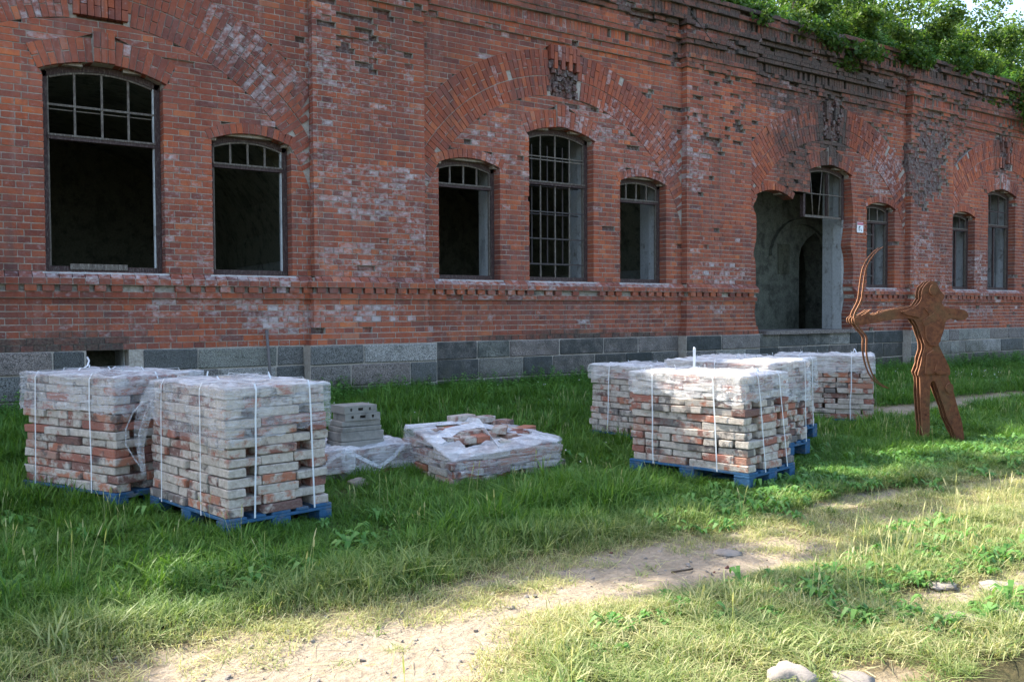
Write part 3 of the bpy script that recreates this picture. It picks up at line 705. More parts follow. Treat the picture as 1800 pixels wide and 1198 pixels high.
def vault(ua, ub, y0, y1, zc, mat, name='vault', n=16):
    c, R = (ua+ub)/2, (ub-ua)/2; h = Hexes()
    for i in range(n):
        a, b = -math.pi/2+math.pi*i/n, -math.pi/2+math.pi*(i+1)/n
        q = [(c+R*math.sin(a), zc+R*.8*math.cos(a)), (c+R*math.sin(b), zc+R*.8*math.cos(b))]
        h.add([(q[0][0], y0, q[0][1]), (q[1][0], y0, q[1][1]), (q[1][0], y0, 6.97), (q[0][0], y0, 6.97), (q[0][0], y1, q[0][1]), (q[1][0], y1, q[1][1]), (q[1][0], y1, 6.97), (q[0][0], y1, 6.97)])
    return bpart(h.build(name, mat))
for i, (ua, ub, c) in enumerate(BAY):
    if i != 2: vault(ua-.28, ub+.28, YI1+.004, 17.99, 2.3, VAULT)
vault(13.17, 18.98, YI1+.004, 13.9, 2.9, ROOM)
# back wall of the entrance room: plaster with a pointed opening
eb = Hexes(); ye0, ye1 = 13.92, 14.5
eb.box(13.1, 17.72, ye0, ye1, .9, 6.9); eb.box(18.71, 19.2, ye0, ye1, .9, 6.9)
pts = [(17.72, 2.75), (17.80, 3.0), (18.0, 3.2), (18.32, 3.38), (18.53, 3.18), (18.64, 2.85), (18.71, 2.4)]
for (a, za), (b, zb_) in zip(pts[:-1], pts[1:]):
    eb.add([(a, ye0, za), (b, ye0, zb_), (b, ye0, 6.9), (a, ye0, 6.9), (a, ye1, za), (b, ye1, zb_), (b, ye1, 6.9), (a, ye1, 6.9)])
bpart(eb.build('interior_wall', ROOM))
nb = Hexes(); nb.box(16.95, 17.35, ye0-.02, ye0-.002, 2.35, 3.05, (.2, 0, 1)); bpart(nb.build('bare_patch', DIM))
hl = Hexes(); HL_D = .10
for i in range(10):                                    # hollow of the old vault: a shallow rib over the opening
    a, b = math.pi*(.08+.08*i), math.pi*(.08+.08*(i+1)); rr = 1.15
    q = [(17.75-rr*math.cos(t), 2.5+1.05*math.sin(t)) for t in (a, b)]
    hl.add([(q[0][0], ye0-HL_D, q[0][1]), (q[1][0], ye0-HL_D, q[1][1]), (q[1][0], ye0-HL_D, q[1][1]+.12), (q[0][0], ye0-HL_D, q[0][1]+.12), (q[0][0], ye0-.001, q[0][1]), (q[1][0], ye0-.001, q[1][1]), (q[1][0], ye0-.001, q[1][1]+.12), (q[0][0], ye0-.001, q[0][1]+.12)])
bpart(hl.build('vault_rib', ROOM))
bpart(one('roof', DIM, None, (U0, U1, YW+.26, 18.4, 6.995, 7.06)))

# things on and by the facade
sg = tag(one('sign', WHITE, None, (16.90, 17.115, YW-.022, YW-.012, 3.15, 3.37)), 'small white notice with a red band on the brick beside the doorway', 'sign')
one('red_band', REDP, sg, (16.905, 17.11, YW-.026, YW-.0235, 3.31, 3.362))
one('lettering', INK, sg, (16.955, 16.978, YW-.0255, YW-.0235, 3.185, 3.285), (16.978, 17.01, YW-.0255, YW-.0235, 3.262, 3.285), (17.022, 17.036, YW-.0255, YW-.0235, 3.20, 3.24), (17.036, 17.062, YW-.0255, YW-.0235, 3.185, 3.204))
tag(tube('metal_pole', [(4.03, YW-.22, .3), (4.01, YW-.07, 1.26)], .021, STEEL, None, 8), 'rusty iron pole leaning on the granite plinth behind the left pallets', 'pole')
tag(tube('cable', [(10.9, YW-.2, 7.5), (11.6, YW-.36, 6.75), (12.25, YW-.37, 6.2)], .008, STEEL, None, 5), 'thin grey cable hanging from the cornice at the middle pilaster', 'cable')

# roof earth
rx = np.concatenate([np.arange(-20, -2, 3.), np.arange(-2, 28, .5), np.arange(28, 50, 3.)]); ry = np.array([12.0, 12.3, 12.8, 13.5, 14.5, 16, 18.5, 22, 30.])
RX, RY = np.meshgrid(rx, ry); RZ = 7.1+.75*sstep(12.2, 18, RY)+.08*vnoise(RX, RY, seed=9)
RZ[-1] = 0
k = (np.arange(len(ry)-1)[:, None]*len(rx)+np.arange(len(rx)-1)[None]).ravel()
o = big_mesh('embankment', np.stack([RX, RY, RZ], -1).reshape(-1, 3), np.stack([k, k+1, k+1+len(rx), k+len(rx)], 1), SOIL, None, None, True); o['kind'] = 'structure'
def emb_z(x, y): return 7.1+.75*float(sstep(12.2, 18, y))

# ================================================================ PALLETS OF RECLAIMED BRICK
LB, WB, HB, PB = .268, .128, .060, .0648
pack_unit = [bevel_box('brick', LB, WB, HB, .006, PACK, .004, 100+s) for s in range(10)]
pack_half = [bevel_box('brick', .13, WB, HB, .006, PACK, .004, 200+s) for s in range(4)]
def boardm(name, sx, sy, sz): return bevel_box(name, sx, sy, sz, .004, BLUE, .002, 5)
class Stack:
    def __init__(s, x, y, z, a, n, label, wmean, taper=.03, lean=(0, 0), w=.8, l=1.2, redbias=0., group='strapped pallets of reclaimed bricks'):
        s.x, s.y, s.z, s.a, s.n, s.w, s.l, s.taper, s.lean = x, y, z, a, n, w, l, taper, lean
        s.d1 = Vector((math.cos(a), math.sin(a), 0)); s.d2 = Vector((-math.sin(a), math.cos(a), 0)); s.wm = wmean; s.rb = redbias
        s.root = tag(empty('brick_pallet', (x, y, z), None, a), label, 'brick pallet', group); s.h = n*PB
    def loc(s, p, q, z):
        """local place (along d1, along d2, height over the deck) after the taper and lean of the stack"""
        k = 1-s.taper*z/max(.01, s.h); f = z/max(.01, s.h)
        return Vector((s.w/2+(p-s.w/2)*k+s.lean[0]*f, s.l/2+(q-s.l/2)*k+s.lean[1]*f, z))
    def brick(s, p, q, z, ang, half=False, tilt=0.):
        o = bpy.data.objects.new('brick', random.choice(pack_half if half else pack_unit)); link(o, s.root)
        o.location = s.loc(p+random.gauss(0, .004), q+random.gauss(0, .004), z+HB/2)
        o.rotation_euler = (random.choice((0, math.pi))+random.gauss(0, .010), random.gauss(0, .010)+tilt, ang+random.gauss(0, .022)+random.choice((0, math.pi)))
        o['bcol'] = [min(1, max(0, random.random()**.9+s.rb)), max(-.4, min(1, random.gauss(s.wm, .33))), max(0., random.gauss(.1, .35))]
        return o
    def layers(s, lo, hi, inset=.012, skip=None):
        D2 = math.pi/2
        for i in range(lo, hi):
            z = i*PB; e = inset+random.uniform(-.006, .01)
            def slots(L, m, axis, fix, face):
                """m bricks along an axis from e to L-e; face: which way headers point"""
                step = (L)/m; off = random.uniform(-.004, .004)
                for j in range(m):
                    t = step*(j+.5)+off; r = random.random(); d = random.gauss(0, .007)
                    if skip and skip((fix, t) if axis == 2 else (t, fix), z): continue
                    if r < .13:                        # two headers instead of one stretcher, a gap between
                        for q in (-.069, .069):
                            if axis == 1: s.brick(t+q, fix+(.07 if fix < s.l/2 else -.07), z, D2)
                            else: s.brick(fix+(.07 if fix < s.w/2 else -.07), t+q, z, 0)
                    elif r < .2:
                        if axis == 1: s.brick(t-.05, fix+d, z, 0, True); s.brick(t+.085, fix+d, z, 0, True)
                        else: s.brick(fix+d, t-.05, z, D2, True); s.brick(fix+d, t+.085, z, D2, True)
                    else: s.brick(*((t, fix+d) if axis == 1 else (fix+d, t)), z, 0 if axis == 1 else D2)
            def run(a, b, m, axis, fix):
                step = (b-a)/m
                global _t
                for j in range(m):
                    t = a+step*(j+.5)+random.gauss(0, .005); d = random.gauss(0, .007); r = random.random()
                    if skip and skip((fix, t) if axis == 2 else (t, fix), z): continue
                    if r < .05 and step > .25:
                        inn = .07*(1 if fix < (s.l if axis == 1 else s.w)/2 else -1)
                        for q in (-.069, .069): s.brick(*((t+q, fix+inn) if axis == 1 else (fix+inn, t+q)), z, D2 if axis == 1 else 0)
                    elif r < .10 and step > .25:
                        for q in (-.068, .066): s.brick(*((t+q, fix+d) if axis == 1 else (fix+d, t+q)), z, 0 if axis == 1 else D2, True)
                    else: s.brick(*((t, fix+d) if axis == 1 else (fix+d, t)), z, 0 if axis == 1 else D2).scale.x = min(1.14, max(.9, (step-random.uniform(.004, .014))/LB))
            W, L = s.w, s.l; hb = WB/2+e; nl = max(2, round(L/.285)); nw = max(1, round(W/.275))
            if i % 2 == 0:
                run(e, L-e, nl, 2, hb); run(e, L-e, nl, 2, W-hb)
                m = max(1, int((W-2*WB-2*e)/.272)); run(e+WB, W-e-WB, m, 1, hb); run(e+WB, W-e-WB, m, 1, L-hb)
            else:
                run(e, W-e, nw, 1, hb); run(e, W-e, nw, 1, L-hb)
                m = max(1, int((L-2*WB-2*e)/.272)); run(e+WB, L-e-WB, m, 2, hb); run(e+WB, L-e-WB, m, 2, W-hb)
    def fill_top(s, i, jump=.012):
        nl = max(2, round(s.l/.285)); m = int((s.w-2*WB)/.133)
        for a in range(m):
            for b in range(nl):
                s.brick(WB+(s.w-2*WB)*(a+.5)/m, s.l*(b+.5)/nl, i*PB+random.uniform(-jump, jump), math.pi/2, tilt=random.gauss(0, .02))
    def core(s, top):
        h = Hexes(); b = [s.loc(p, q, z) for z in (0, top*PB-.01) for p, q in ((.15, .15), (s.w-.15, .15), (s.w-.15, s.l-.15), (.15, s.l-.15))]
        h.add([tuple(b[i]) for i in (0, 1, 5, 4, 3, 2, 6, 7)], (.3, .2, .6)); o = h.build('brick_core', PACK, s.root); o['kind'] = 'stuff'
    def pallet(s):
        p = empty('pallet', (0, 0, 0), s.root); W, L = s.w, s.l
        def b(name, sx, sy, sz, x, y, z):
            o = link(bpy.data.objects.new(name, boardm(name, sx, sy, sz)), p); o.location = (x, y, z)
        ws = [.145, .10, .145, .10, .145]; gap = (W-sum(ws))/4; x = 0
        for q in ws: b('deck_board', q, L, .022, x+q/2, L/2, -.011); x += q+gap
        for y in (.0725, L/2, L-.0725):
            b('stringer_board', W, .145, .022, W/2, y, -.033)
            for x in (.05, W/2, W-.05): b('block', .10 if x != W/2 else .145, .145, .078, x, y, -.083)
        for x in (.05, W/2, W-.05): b('skid_board', .10, L, .022, x, L/2, -.133)
    def outline(s, z, e, n=112):
        """points round the stack at a height, e outside the bricks, with the outward normal"""
        c = [(-e, -e), (s.w+e, -e), (s.w+e, s.l+e), (-e, s.l+e)]; P = []
        per = 2*(s.w+s.l); k = 0
        for side in range(4):
            a, b = c[side], c[(side+1) % 4]; m = int(n/4*(1 if True else 0))
            nn = ((0, -1), (1, 0), (0, 1), (-1, 0))[side]
            for j in range(m):
                t = j/m; x, y = a[0]+(b[0]-a[0])*t, a[1]+(b[1]-a[1])*t
                rr = getattr(s, 'round', 0)
                if rr:
                    hx, hy = s.w/2+e-rr, s.l/2+e-rr; dx, dy = x-s.w/2, y-s.l/2
                    if abs(dx) > hx and abs(dy) > hy:
                        ux, uy = abs(dx)-hx, abs(dy)-hy; k = rr/math.hypot(ux, uy); x = s.w/2+math.copysign(hx+ux*k, dx); y = s.l/2+math.copysign(hy+uy*k, dy)
                P.append((s.loc(x, y, z), nn, side+t))
        return P
    def film(s, drops, mat, top=None, seed=0, holes=None, topfac=(.93, .8, .6, .35, 0.), bulge=.012):
        """stretch film: skirt hanging from the top edge by the drop given at the four corners, and a sheet over the top"""
        zt = s.h+.012 if top is None else None; n = 112; V = []; F = []
        def topz(sd): 
            if top is None: return zt
            i = int(sd) % 4; t = sd-int(sd); t = t**.6 if i == 0 else t**1.8 if i == 3 else t; return top[i]*(1-t)+top[(i+1) % 4]*t
        def drop(sd):
            i = int(sd) % 4; t = sd-int(sd); return drops[i]*(1-t)+drops[(i+1) % 4]*t
        rows = 13
        sds = [x[2] for x in s.outline(0, 0, n)]
        for r in range(rows):
            for j, sd in enumerate(sds):
                f = r/(rows-1); tz = topz(sd); dz = drop(sd)+(.03*float(vnoise(sd*5., 0., seed=seed))+.018*float(vnoise(sd*17., 0., seed=seed+6)))*(1-f)
                z = tz-dz*(1-f); 
                q = s.outline(max(0, z), .010+.004*random.random()+.006*float(vnoise(sd*6, z*38, seed=seed+2))+bulge*.35, n)[j]
                corner = min(sd % 1, 1-sd % 1)
                p = q[0].copy(); p.z = z+.004*random.gauss(0, 1)
                if r == rows-1: p.z += .006*float(vnoise(sd*9, 1., seed=seed+3))
                V.append(p)
        for r in range(rows-1):
            for j in range(n): F.append((r*n+j, r*n+(j+1) % n, (r+1)*n+(j+1) % n, (r+1)*n+j))
        base = (rows-1)*n; cen = s.loc(s.w/2, s.l/2, s.h)
        for kf in topfac:
            st = len(V)
            for j, sd in enumerate(sds):
                e = V[base+j] if True else None
                edge = V[(rows-1)*n+j]; x = cen.x+(edge.x-cen.x)*kf; y = cen.y+(edge.y-cen.y)*kf
                tz = (topz(sd) if top is None else (topz(sd)*kf+(1-kf)*max(top)))
                V.append(Vector((x, y, tz+.02*float(vnoise(x*8, y*8, seed=seed+4))+.007*float(vnoise(x*23, y*21, seed=seed))+.006)))
            pb = st-n
            for j in range(n): F.append((pb+j, pb+(j+1) % n, st+(j+1) % n, st+j))
        return mesh_obj('plastic_wrap', V, F, mat, s.root, True)
    def strap(s, axis, t, tail=True, e=.024):
        """a band round the stack: axis 1 crosses the d1 faces (seen on the -d1 face), axis 2 the d2 faces"""
        P = []; J = lambda: random.gauss(0, .003)
        w_, l_ = s.w, s.l
        zs = [-.012, s.h*.25, s.h*.5, s.h*.75, s.h-.01]
        drift = random.gauss(0, .012)
        if axis == 1:
            for z in zs: P.append(s.loc(-e, t*l_+drift*(1-z/s.h)+J(), max(0, z))+Vector((0, 0, min(0, z))))
            for p in (0.0, .3, .7, 1.): P.append(s.loc(p*w_, t*l_+J(), s.h)+Vector((0, 0, .034)))
            for z in zs[::-1]: P.append(s.loc(w_+e, t*l_+J(), max(0, z)))
            wd = (0, 1, 0)
        else:
            for z in zs: P.append(s.loc(t*w_+drift*(1-z/s.h)+J(), -e, max(0, z))+Vector((0, 0, min(0, z))))
            for p in (0.0, .3, .7, 1.): P.append(s.loc(t*w_+J(), p*l_, s.h)+Vector((0, 0, .034)))
            for z in zs[::-1]: P.append(s.loc(t*w_+J(), l_+e, max(0, z)))
            wd = (1, 0, 0)
        o = ribbon('strap', P, .0125, STRAP, s.root, .0012, wd)
        if tail:
            c = P[6].lerp(P[7], random.random()); k = random.choice((-1, 1))
            ribbon('strap_tail', [c, c+Vector((.004*k, .006, .012)), c+Vector((.012*k, .01, random.uniform(.02, .036)))], .012, STRAP, o, .0012, (1, .3, 0))
def stack(*a, **k):
    fl = k.pop('film'); st = k.pop('straps'); s = Stack(*a, **k); s.layers(0, s.n); s.fill_top(s.n-1); s.core(s.n-1); s.pallet()
    s.film(fl[0], fl[1], seed=fl[2])
    for ax, t in st: s.strap(ax, t)
    return s
S1 = stack(1.27, 7.03, .155, .43, 13, 'leftmost brick pallet, behind its neighbour, film over the top and reddish lower courses', .30, film=((.27, .25, .26, .28), FILM, 1), straps=((1, .23), (1, .82), (2, .45)), redbias=.05)
S2 = stack(1.715, 5.84, .129, .181, 13, 'nearest brick pallet, pale grey bricks on a blue pallet, torn film at its left corner', .52, taper=.035, film=((.40, .27, .26, .30), FILM, 2), straps=((1, .28), (1, .80), (2, .27), (2, .80)))
S5 = stack(5.675, 4.935, .147, .214, 12, 'brick pallet nearest the path in the right hand group, white film glaring on top', .46, taper=.07, lean=(-.035, .02), film=((.215, .20, .2, .19), FILMW, 3), straps=((1, .24), (1, .78), (2, .3), (2, .78)), redbias=.1)
SB = stack(6.73, 5.60, .19, .2, 12, 'brick pallet just behind the nearest one of the right hand group, grey film hanging low', .38, film=((.36, .42, .3, .3), FILMW, 4), straps=((2, .85), (1, .5)))
SC = stack(7.53, 6.12, .235, .2, 11, 'brick pallet between the low fronted pallets and the statue side pallet, mostly hidden', .4, film=((.3, .34, .3, .3), FILMW, 5), straps=((2, .84), (1, .5), (2, .3)))
SC.root['label'] = 'brick pallet wedged in the middle of the right hand group, only its end showing'
S4 = stack(6.42, 6.62, .17, .12, 11, 'brick pallet at the back left of the right hand group beside a loose red brick', .45, l=1.15, film=((.17, .16, .2, .15), FILMW, 6), straps=((1, .72), (1, .2)))
S6 = stack(9.88, 6.62, .125, .61, 12, 'farthest brick pallet, standing behind the lower limb of the steel bow', .42, w=.75, film=((.21, .16, .2, .2), FILMW, 7), straps=((1, .22), (1, .75), (2, .5)), redbias=.05)
# loops of loose strapping
def loop(s, pts): return ribbon('strap_tail', [s.loc(p, q, s.h)+Vector((0, 0, z)) for p, q, z in pts], .014, STRAP, s.root, .0012, (.6, -.8, 0))
loop(S5, [(.20, .62, .02), (.20, .62, .12), (.205, .625, .20), (.22, .63, .235), (.245, .635, .22), (.25, .64, .16), (.245, .64, .07), (.22, .63, .02)])
loop(S1, [(.2, .75, .03), (.25, .8, .05), (.3, .83, .045), (.34, .84, .06), (.36, .85, .10), (.35, .86, .13)]); loop(S1, [(.3, .45, .05), (.36, .5, .06), (.42, .52, .05), (.45, .52, .02)])
loop(S5, [(.55, .15, .02), (.57, .17, .05), (.6, .18, .04), (.62, .17, .01)]); loop(S6, [(.3, .2, .03), (.33, .22, .07), (.36, .23, .09), (.38, .24, .06), (.38, .25, .03)])
# torn film that hangs from the left corner of the nearest pallet, and its cord
V = []; F = []; nr, ncn = 16, 9
for i in range(nr):
    f = i/(nr-1); z = S2.h-.03-f*.66; wd_ = .25*(1-f)**1.2+.045
    for j in range(ncn):
        g = j/(ncn-1); p = S2.loc(-.04-.05*math.sin(f*3)-.02*math.sin(g*9+f*4), S2.l-.02-g*wd_+.07*math.sin(f*2.6), max(z, 0)); p.z = z; V.append(p)
for i in range(nr-1):
    for j in range(ncn-1): F.append((i*ncn+j, i*ncn+j+1, (i+1)*ncn+j+1, (i+1)*ncn+j))
mesh_obj('torn_wrap', V, F, FILM, S2.root, True)
tube('film_cord', [S2.loc(-.05, 1.2, z)+Vector((dx, dy, 0)) for z, dx, dy in ((.70, 0, 0), (.62, -.06, .05), (.5, -.10, .08), (.38, -.10, .08), (.27, -.05, .03), (.2, -.01, 0))], .006, FILMW, S2.root, 5)

# ---- two low film-wrapped heaps
M_ = Stack(3.82, 6.52, .0, .02, 4, 'low sagging film wrapped heap of red and pale bricks alone on the grass', .35, taper=.0, w=1.22, l=.95, redbias=.12, group='low wrapped brick heaps')
M_.root['label'] = 'low sagging heap of bricks under loose film, bricks poking out of its top'
topM = lambda p, q: .15*(1-p[0]/1.22)*(1-p[1]/.95) if False else 0
def tz_m(x, y): 
    a, b = x/1.22, y/.95; a, b = a**.6, b**.55; return (.15*(1-a)*(1-b)+.25*a*(1-b)+.31*a*b+.37*(1-a)*b)
M_.layers(0, 5, skip=lambda p, z: z+HB > tz_m(*p)+.02 or (abs(p[0]-.61) > .46 and abs(p[1]-.475) > .33))
for i in range(64):
    p, q = random.uniform(.13, 1.1), random.uniform(.16, .84); z = tz_m(p, q)-.05+.13*math.exp(-((p-.6)/.5)**2-((q-.6)/.38)**2)*random.uniform(.5, 1)
    M_.brick(p, q, z+random.uniform(-.02, .015), random.choice((0, .06, 1.57, 1.5, .3)), tilt=random.gauss(0, .04))
for p, q, z, a_ in ((1.02, .80, .36, .1), (1.12, .52, .315, .5), (.20, .42, .31, 1.45), (.33, .36, .31, 1.5), (.45, .33, .315, 1.45), (.62, .85, .43, .2), (.80, .78, .41, .15), (.75, .40, .36, .9)): M_.brick(p, q, z, a_)
M_.round = .17; M_.core(2); M_.film((.15, .22, .24, .33), FILM, top=(.20, .30, .36, .43), seed=8, topfac=(.95, .86, .74, .62))
for pts, wd_ in (([(.02, .35, .33), (.3, .5, .41), (.6, .55, .43), (.95, .35, .35), (1.2, .1, .28)], .16), ([(.62, .93, .42), (.6, .6, .44), (.55, .3, .39), (.5, .05, .25)], .13), ([(.05, .9, .42), (.5, .75, .44), (1.0, .3, .33)], .1)):
    ribbon('film_band', [M_.loc(p, q, 0)+Vector((0, 0, z)) for p, q, z in pts], wd_, FILMW, M_.root, .003, (.3, 1, .2))
L3 = Stack(2.93, 7.18, .02, .08, 4, 'low film wrapped heap behind the nearest pallet carrying a pile of grey clay blocks', .3, taper=.05, w=.98, l=.85, group='low wrapped brick heaps')
L3.round = .12; L3.layers(0, 4); L3.fill_top(3); L3.core(3); L3.film((.2, .22, .22, .2), FILMW, seed=12)
ribbon('film_band', [L3.loc(p, q, 0)+Vector((0, 0, z)) for p, q, z in ((-.02, .05, .12), (.1, -.04, .24), (.22, -.05, .26), (.4, -.05, .16), (.52, -.05, .1), (.66, -.04, .17), (.8, .0, .26))], .035, FILMW, L3.root, .003, (0, .3, 1))
V = [L3.loc(.2+.07*math.sin(t*2.1)+.012*math.sin(t*9), -.055-.03*math.sin(t), 0)+Vector((0, 0, .25+.05*math.cos(t*2.2)-.035*k)) for t in np.linspace(0, 2.8, 9) for k in range(4)]
mesh_obj('film_knot', V, [(i*4+j, i*4+j+1, i*4+j+5, i*4+j+4) for i in range(8) for j in range(3)], FILMW, L3.root, True)

# ---- clay blocks lying on the low heap
def block(x, y, z, a, sx, sy, sz, label, holes=0, group=None):
    if holes:
        h = Hexes(); t = sz*.3
        h.box(-sx/2, sx/2, -sy/2, sy/2, 0, t); h.box(-sx/2, sx/2, -sy/2, sy/2, sz-t, sz)
        ws = sx/holes; 
        for i in range(holes+1):
            a0 = -sx/2+i*ws-(.03 if 0 < i < holes else 0)-(0 if i < holes else .06); b0 = a0+.06
            h.box(a0, b0, -sy/2+.001, sy/2-.001, t, sz-t)
        o = h.build('hollow_block', CONC); 
    else: 
        o = link(bpy.data.objects.new('clay_block', bevel_box('clay_block', sx, sy, sz, .006, CONC, .003, random.randint(0, 999)))); z += sz/2
    o.location = (x, y, z); o.rotation_euler.z = a
    return tag(o, label, 'clay block', group or 'grey clay blocks on the low heap')
zb_ = 4*PB+.0; bx, by = 3.37, 7.50
LBL = ['lowest grey clay block of the pile on the low wrapped heap', 'second grey clay block from the bottom of the pile on the low heap', 'thin pale clay block in the middle of the grey pile', 'clay block with a shifted upper step, third from the top of the pile', 'hollow clay block second from the top, three holes in its face', 'topmost hollow clay block of the pile, smooth top and three holes']
for i, (sx, sy, sz, dx, a_, hl_) in enumerate(((.44, .28, .075, .0, .06, 0), (.43, .28, .08, .0, .05, 0), (.40, .27, .045, -.005, .08, 0), (.38, .25, .05, .0, .04, 0), (.34, .27, .062, .015, .0, 3), (.325, .26, .068, -.012, .07, 3))):
    block(bx+dx, by, zb_, a_, sx, sy, sz, LBL[i], hl_); zb_ += sz+.002
zc_ = 4*PB+.005
for i in range(3): block(2.94+.01*i, 7.62, zc_+i*.077, .2, .28, .2, .075, ['bottom dark block beside the film, left of the grey pile', 'middle dark block left of the grey pile', 'upper dark block left of the grey pile'][i])
for i in range(5): block(2.84+.01*(i % 2), 7.80, zc_+i*.082, .35, .27, .16, .08, ['lowest block of the back column behind the nearest pallet', 'second block from the foot of the back column behind the nearest pallet', 'middle block of the back column peeking past the nearest pallet', 'block just under the top of the back column past the nearest pallet', 'top block of the back column peeking past the nearest pallet'][i])
o = link(bpy.data.objects.new('brick', pack_unit[0])); o.location = (6.62, 7.62, gz(6.62, 7.62)+.05); o.rotation_euler = (0, 0, .5); o['bcol'] = [.72, -.3, 0.]; tag(o, 'loose red brick lying in the grass by the back left pallet', 'brick')

# ================================================================ THE STEEL ARCHER
BODY = [(-0.028, 1.798), (0.017, 1.802), (0.055, 1.772), (0.081, 1.723), (0.104, 1.677), (0.149, 1.634), (0.13, 1.591), (0.107, 1.56), (0.125, 1.526), (0.173, 1.496), (0.289, 1.49), (0.366, 1.472), (0.406, 1.432), (0.405, 1.393), (0.348, 1.354), (0.251, 1.378), (0.174, 1.366), (0.152, 1.339), (0.141, 1.26), (0.118, 1.182), (0.086, 1.123), (0.081, 1.079), (0.11, 1.024), (0.159, 0.925), (0.206, 0.826), (0.215, 0.751), (0.184, 0.736), (0.23, 0.629), (0.259, 0.53), (0.299, 0.372), (0.343, 0.233), (0.364, 0.114), (0.38, -.06), (0.318, -.06), (0.263, 0.114), (0.195, 0.233), (0.169, 0.332), (0.105, 0.51), (0.075, 0.609), (0.046, 0.673), (0.017, 0.684), (-0.006, 0.649), (-0.007, 0.53), (-0.013, 0.332), (-0.004, 0.154), (-0.022, -.06), (-0.08, -.06), (-0.095, 0.233), (-0.112, 0.431), (-0.118, 0.629), (-0.123, 0.728), (-0.148, 0.748), (-0.118, 0.847), (-0.096, 0.965), (-0.066, 1.064), (-0.094, 1.163), (-0.123, 1.242), (-0.153, 1.321), (-0.202, 1.384), (-0.347, 1.377), (-0.521, 1.354), (-0.598, 1.339), (-0.734, 1.312), (-0.802, 1.308), (-0.866, 1.32), (-0.884, 1.36), (-0.866, 1.407), (-0.812, 1.419), (-0.763, 1.418), (-0.642, 1.505), (-0.696, 1.432), (-0.637, 1.422), (-0.57, 1.457), (-0.589, 1.421), (-0.502, 1.476), (-0.347, 1.495), (-0.212, 1.528), (-0.174, 1.514), (-0.126, 1.567), (-0.107, 1.616), (-0.111, 1.675), (-0.083, 1.744)]
BOW = [(-0.542, 2.185), (-0.604, 2.141), (-0.671, 2.063), (-0.719, 1.974), (-0.741, 1.876), (-0.752, 1.778), (-0.765, 1.659), (-0.77, 1.6), (-0.803, 1.521), (-0.847, 1.443), (-0.854, 1.373), (-0.831, 1.314), (-0.772, 1.244), (-0.713, 1.175), (-0.72, 1.086), (-0.718, 0.987), (-0.698, 0.888), (-0.658, 0.769), (-0.599, 0.679), (-0.515, 0.62), (-0.472, 0.598)]
ar = empty('archer_statue', (9.55, 5.70, 0)); ex = Vector((.7986, -.6018, 0)); nn = Vector((-.6018, -.7986, 0))
ar.matrix_world = Matrix(((ex.x, -nn.x, 0, 9.55), (ex.y, -nn.y, 0, 5.70), (0, 0, 1, 0), (0, 0, 0, 1)))   # local x across the figure, y away from the viewer side
tag(ar, 'life size rusty steel cut-out archer drawing a bow, standing in the grass', 'statue')
def plate(name, poly, y, th, par, jit=0., seed=0):
    r = random.Random(seed); n = len(poly); P = [(a+r.uniform(-jit, jit), b+r.uniform(-jit, jit)) for a, b in poly]
    V = [(a, y, b) for a, b in P]+[(a, y+th, b) for a, b in P]
    bm = bmesh.new(); vv = [bm.verts.new(v) for v in V]
    f1 = bm.faces.new(vv[:n]); f2 = bm.faces.new(vv[n:][::-1])
    for i in range(n): bm.faces.new((vv[i], vv[n+i], vv[n+(i+1) % n], vv[(i+1) % n]))
    bm.faces.remove(f1); bm.faces.remove(f2)
    from mathutils.geometry import tessellate_polygon
    for tr in tessellate_polygon([[Vector((a, b, 0)) for a, b in P]]):
        for q in (tr, [k_+n for k_ in tr[::-1]]):
            try: bm.faces.new([vv[k_] for k_ in q])
            except ValueError: pass
    bmesh.ops.recalc_face_normals(bm, faces=bm.faces[:])
    for f in bm.faces: f.material_index = 1 if abs(f.normal.y) < .5 else 0  # side faces take a lighter colour that paints in the sunlit rim
    me = bpy.data.meshes.new(name); bm.to_mesh(me); bm.free(); me.materials.append(RUST); me.materials.append(RIM)
    return link(bpy.data.objects.new(name, me), par)
def smooth(P, it=1, closed=True):
    for _ in range(it):
        Q = []; n = len(P)
        for i in range(n if closed else n-1):
            a, b = P[i], P[(i+1) % n]; Q += [(a[0]*.75+b[0]*.25, a[1]*.75+b[1]*.25), (a[0]*.25+b[0]*.75, a[1]*.25+b[1]*.75)]
        P = Q if closed else [P[0]]+Q+[P[-1]]
    return P
BOW = smooth(BOW, 2, False)
def bow_poly(w0, w1):
    L, R = [], []
    for i, p in enumerate(BOW):
        q0, q1 = BOW[max(0, i-1)], BOW[min(len(BOW)-1, i+1)]; d = Vector((q1[0]-q0[0], q1[1]-q0[1])).normalized(); n_ = Vector((-d.y, d.x))
        f = min(i, len(BOW)-1-i)/(len(BOW)/2); w_ = w0+(w1-w0)*min(1, f*1.3)
        L.append((p[0]+n_.x*w_, p[1]+n_.y*w_)); R.append((p[0]-n_.x*w_, p[1]-n_.y*w_))
    return L+R[::-1]
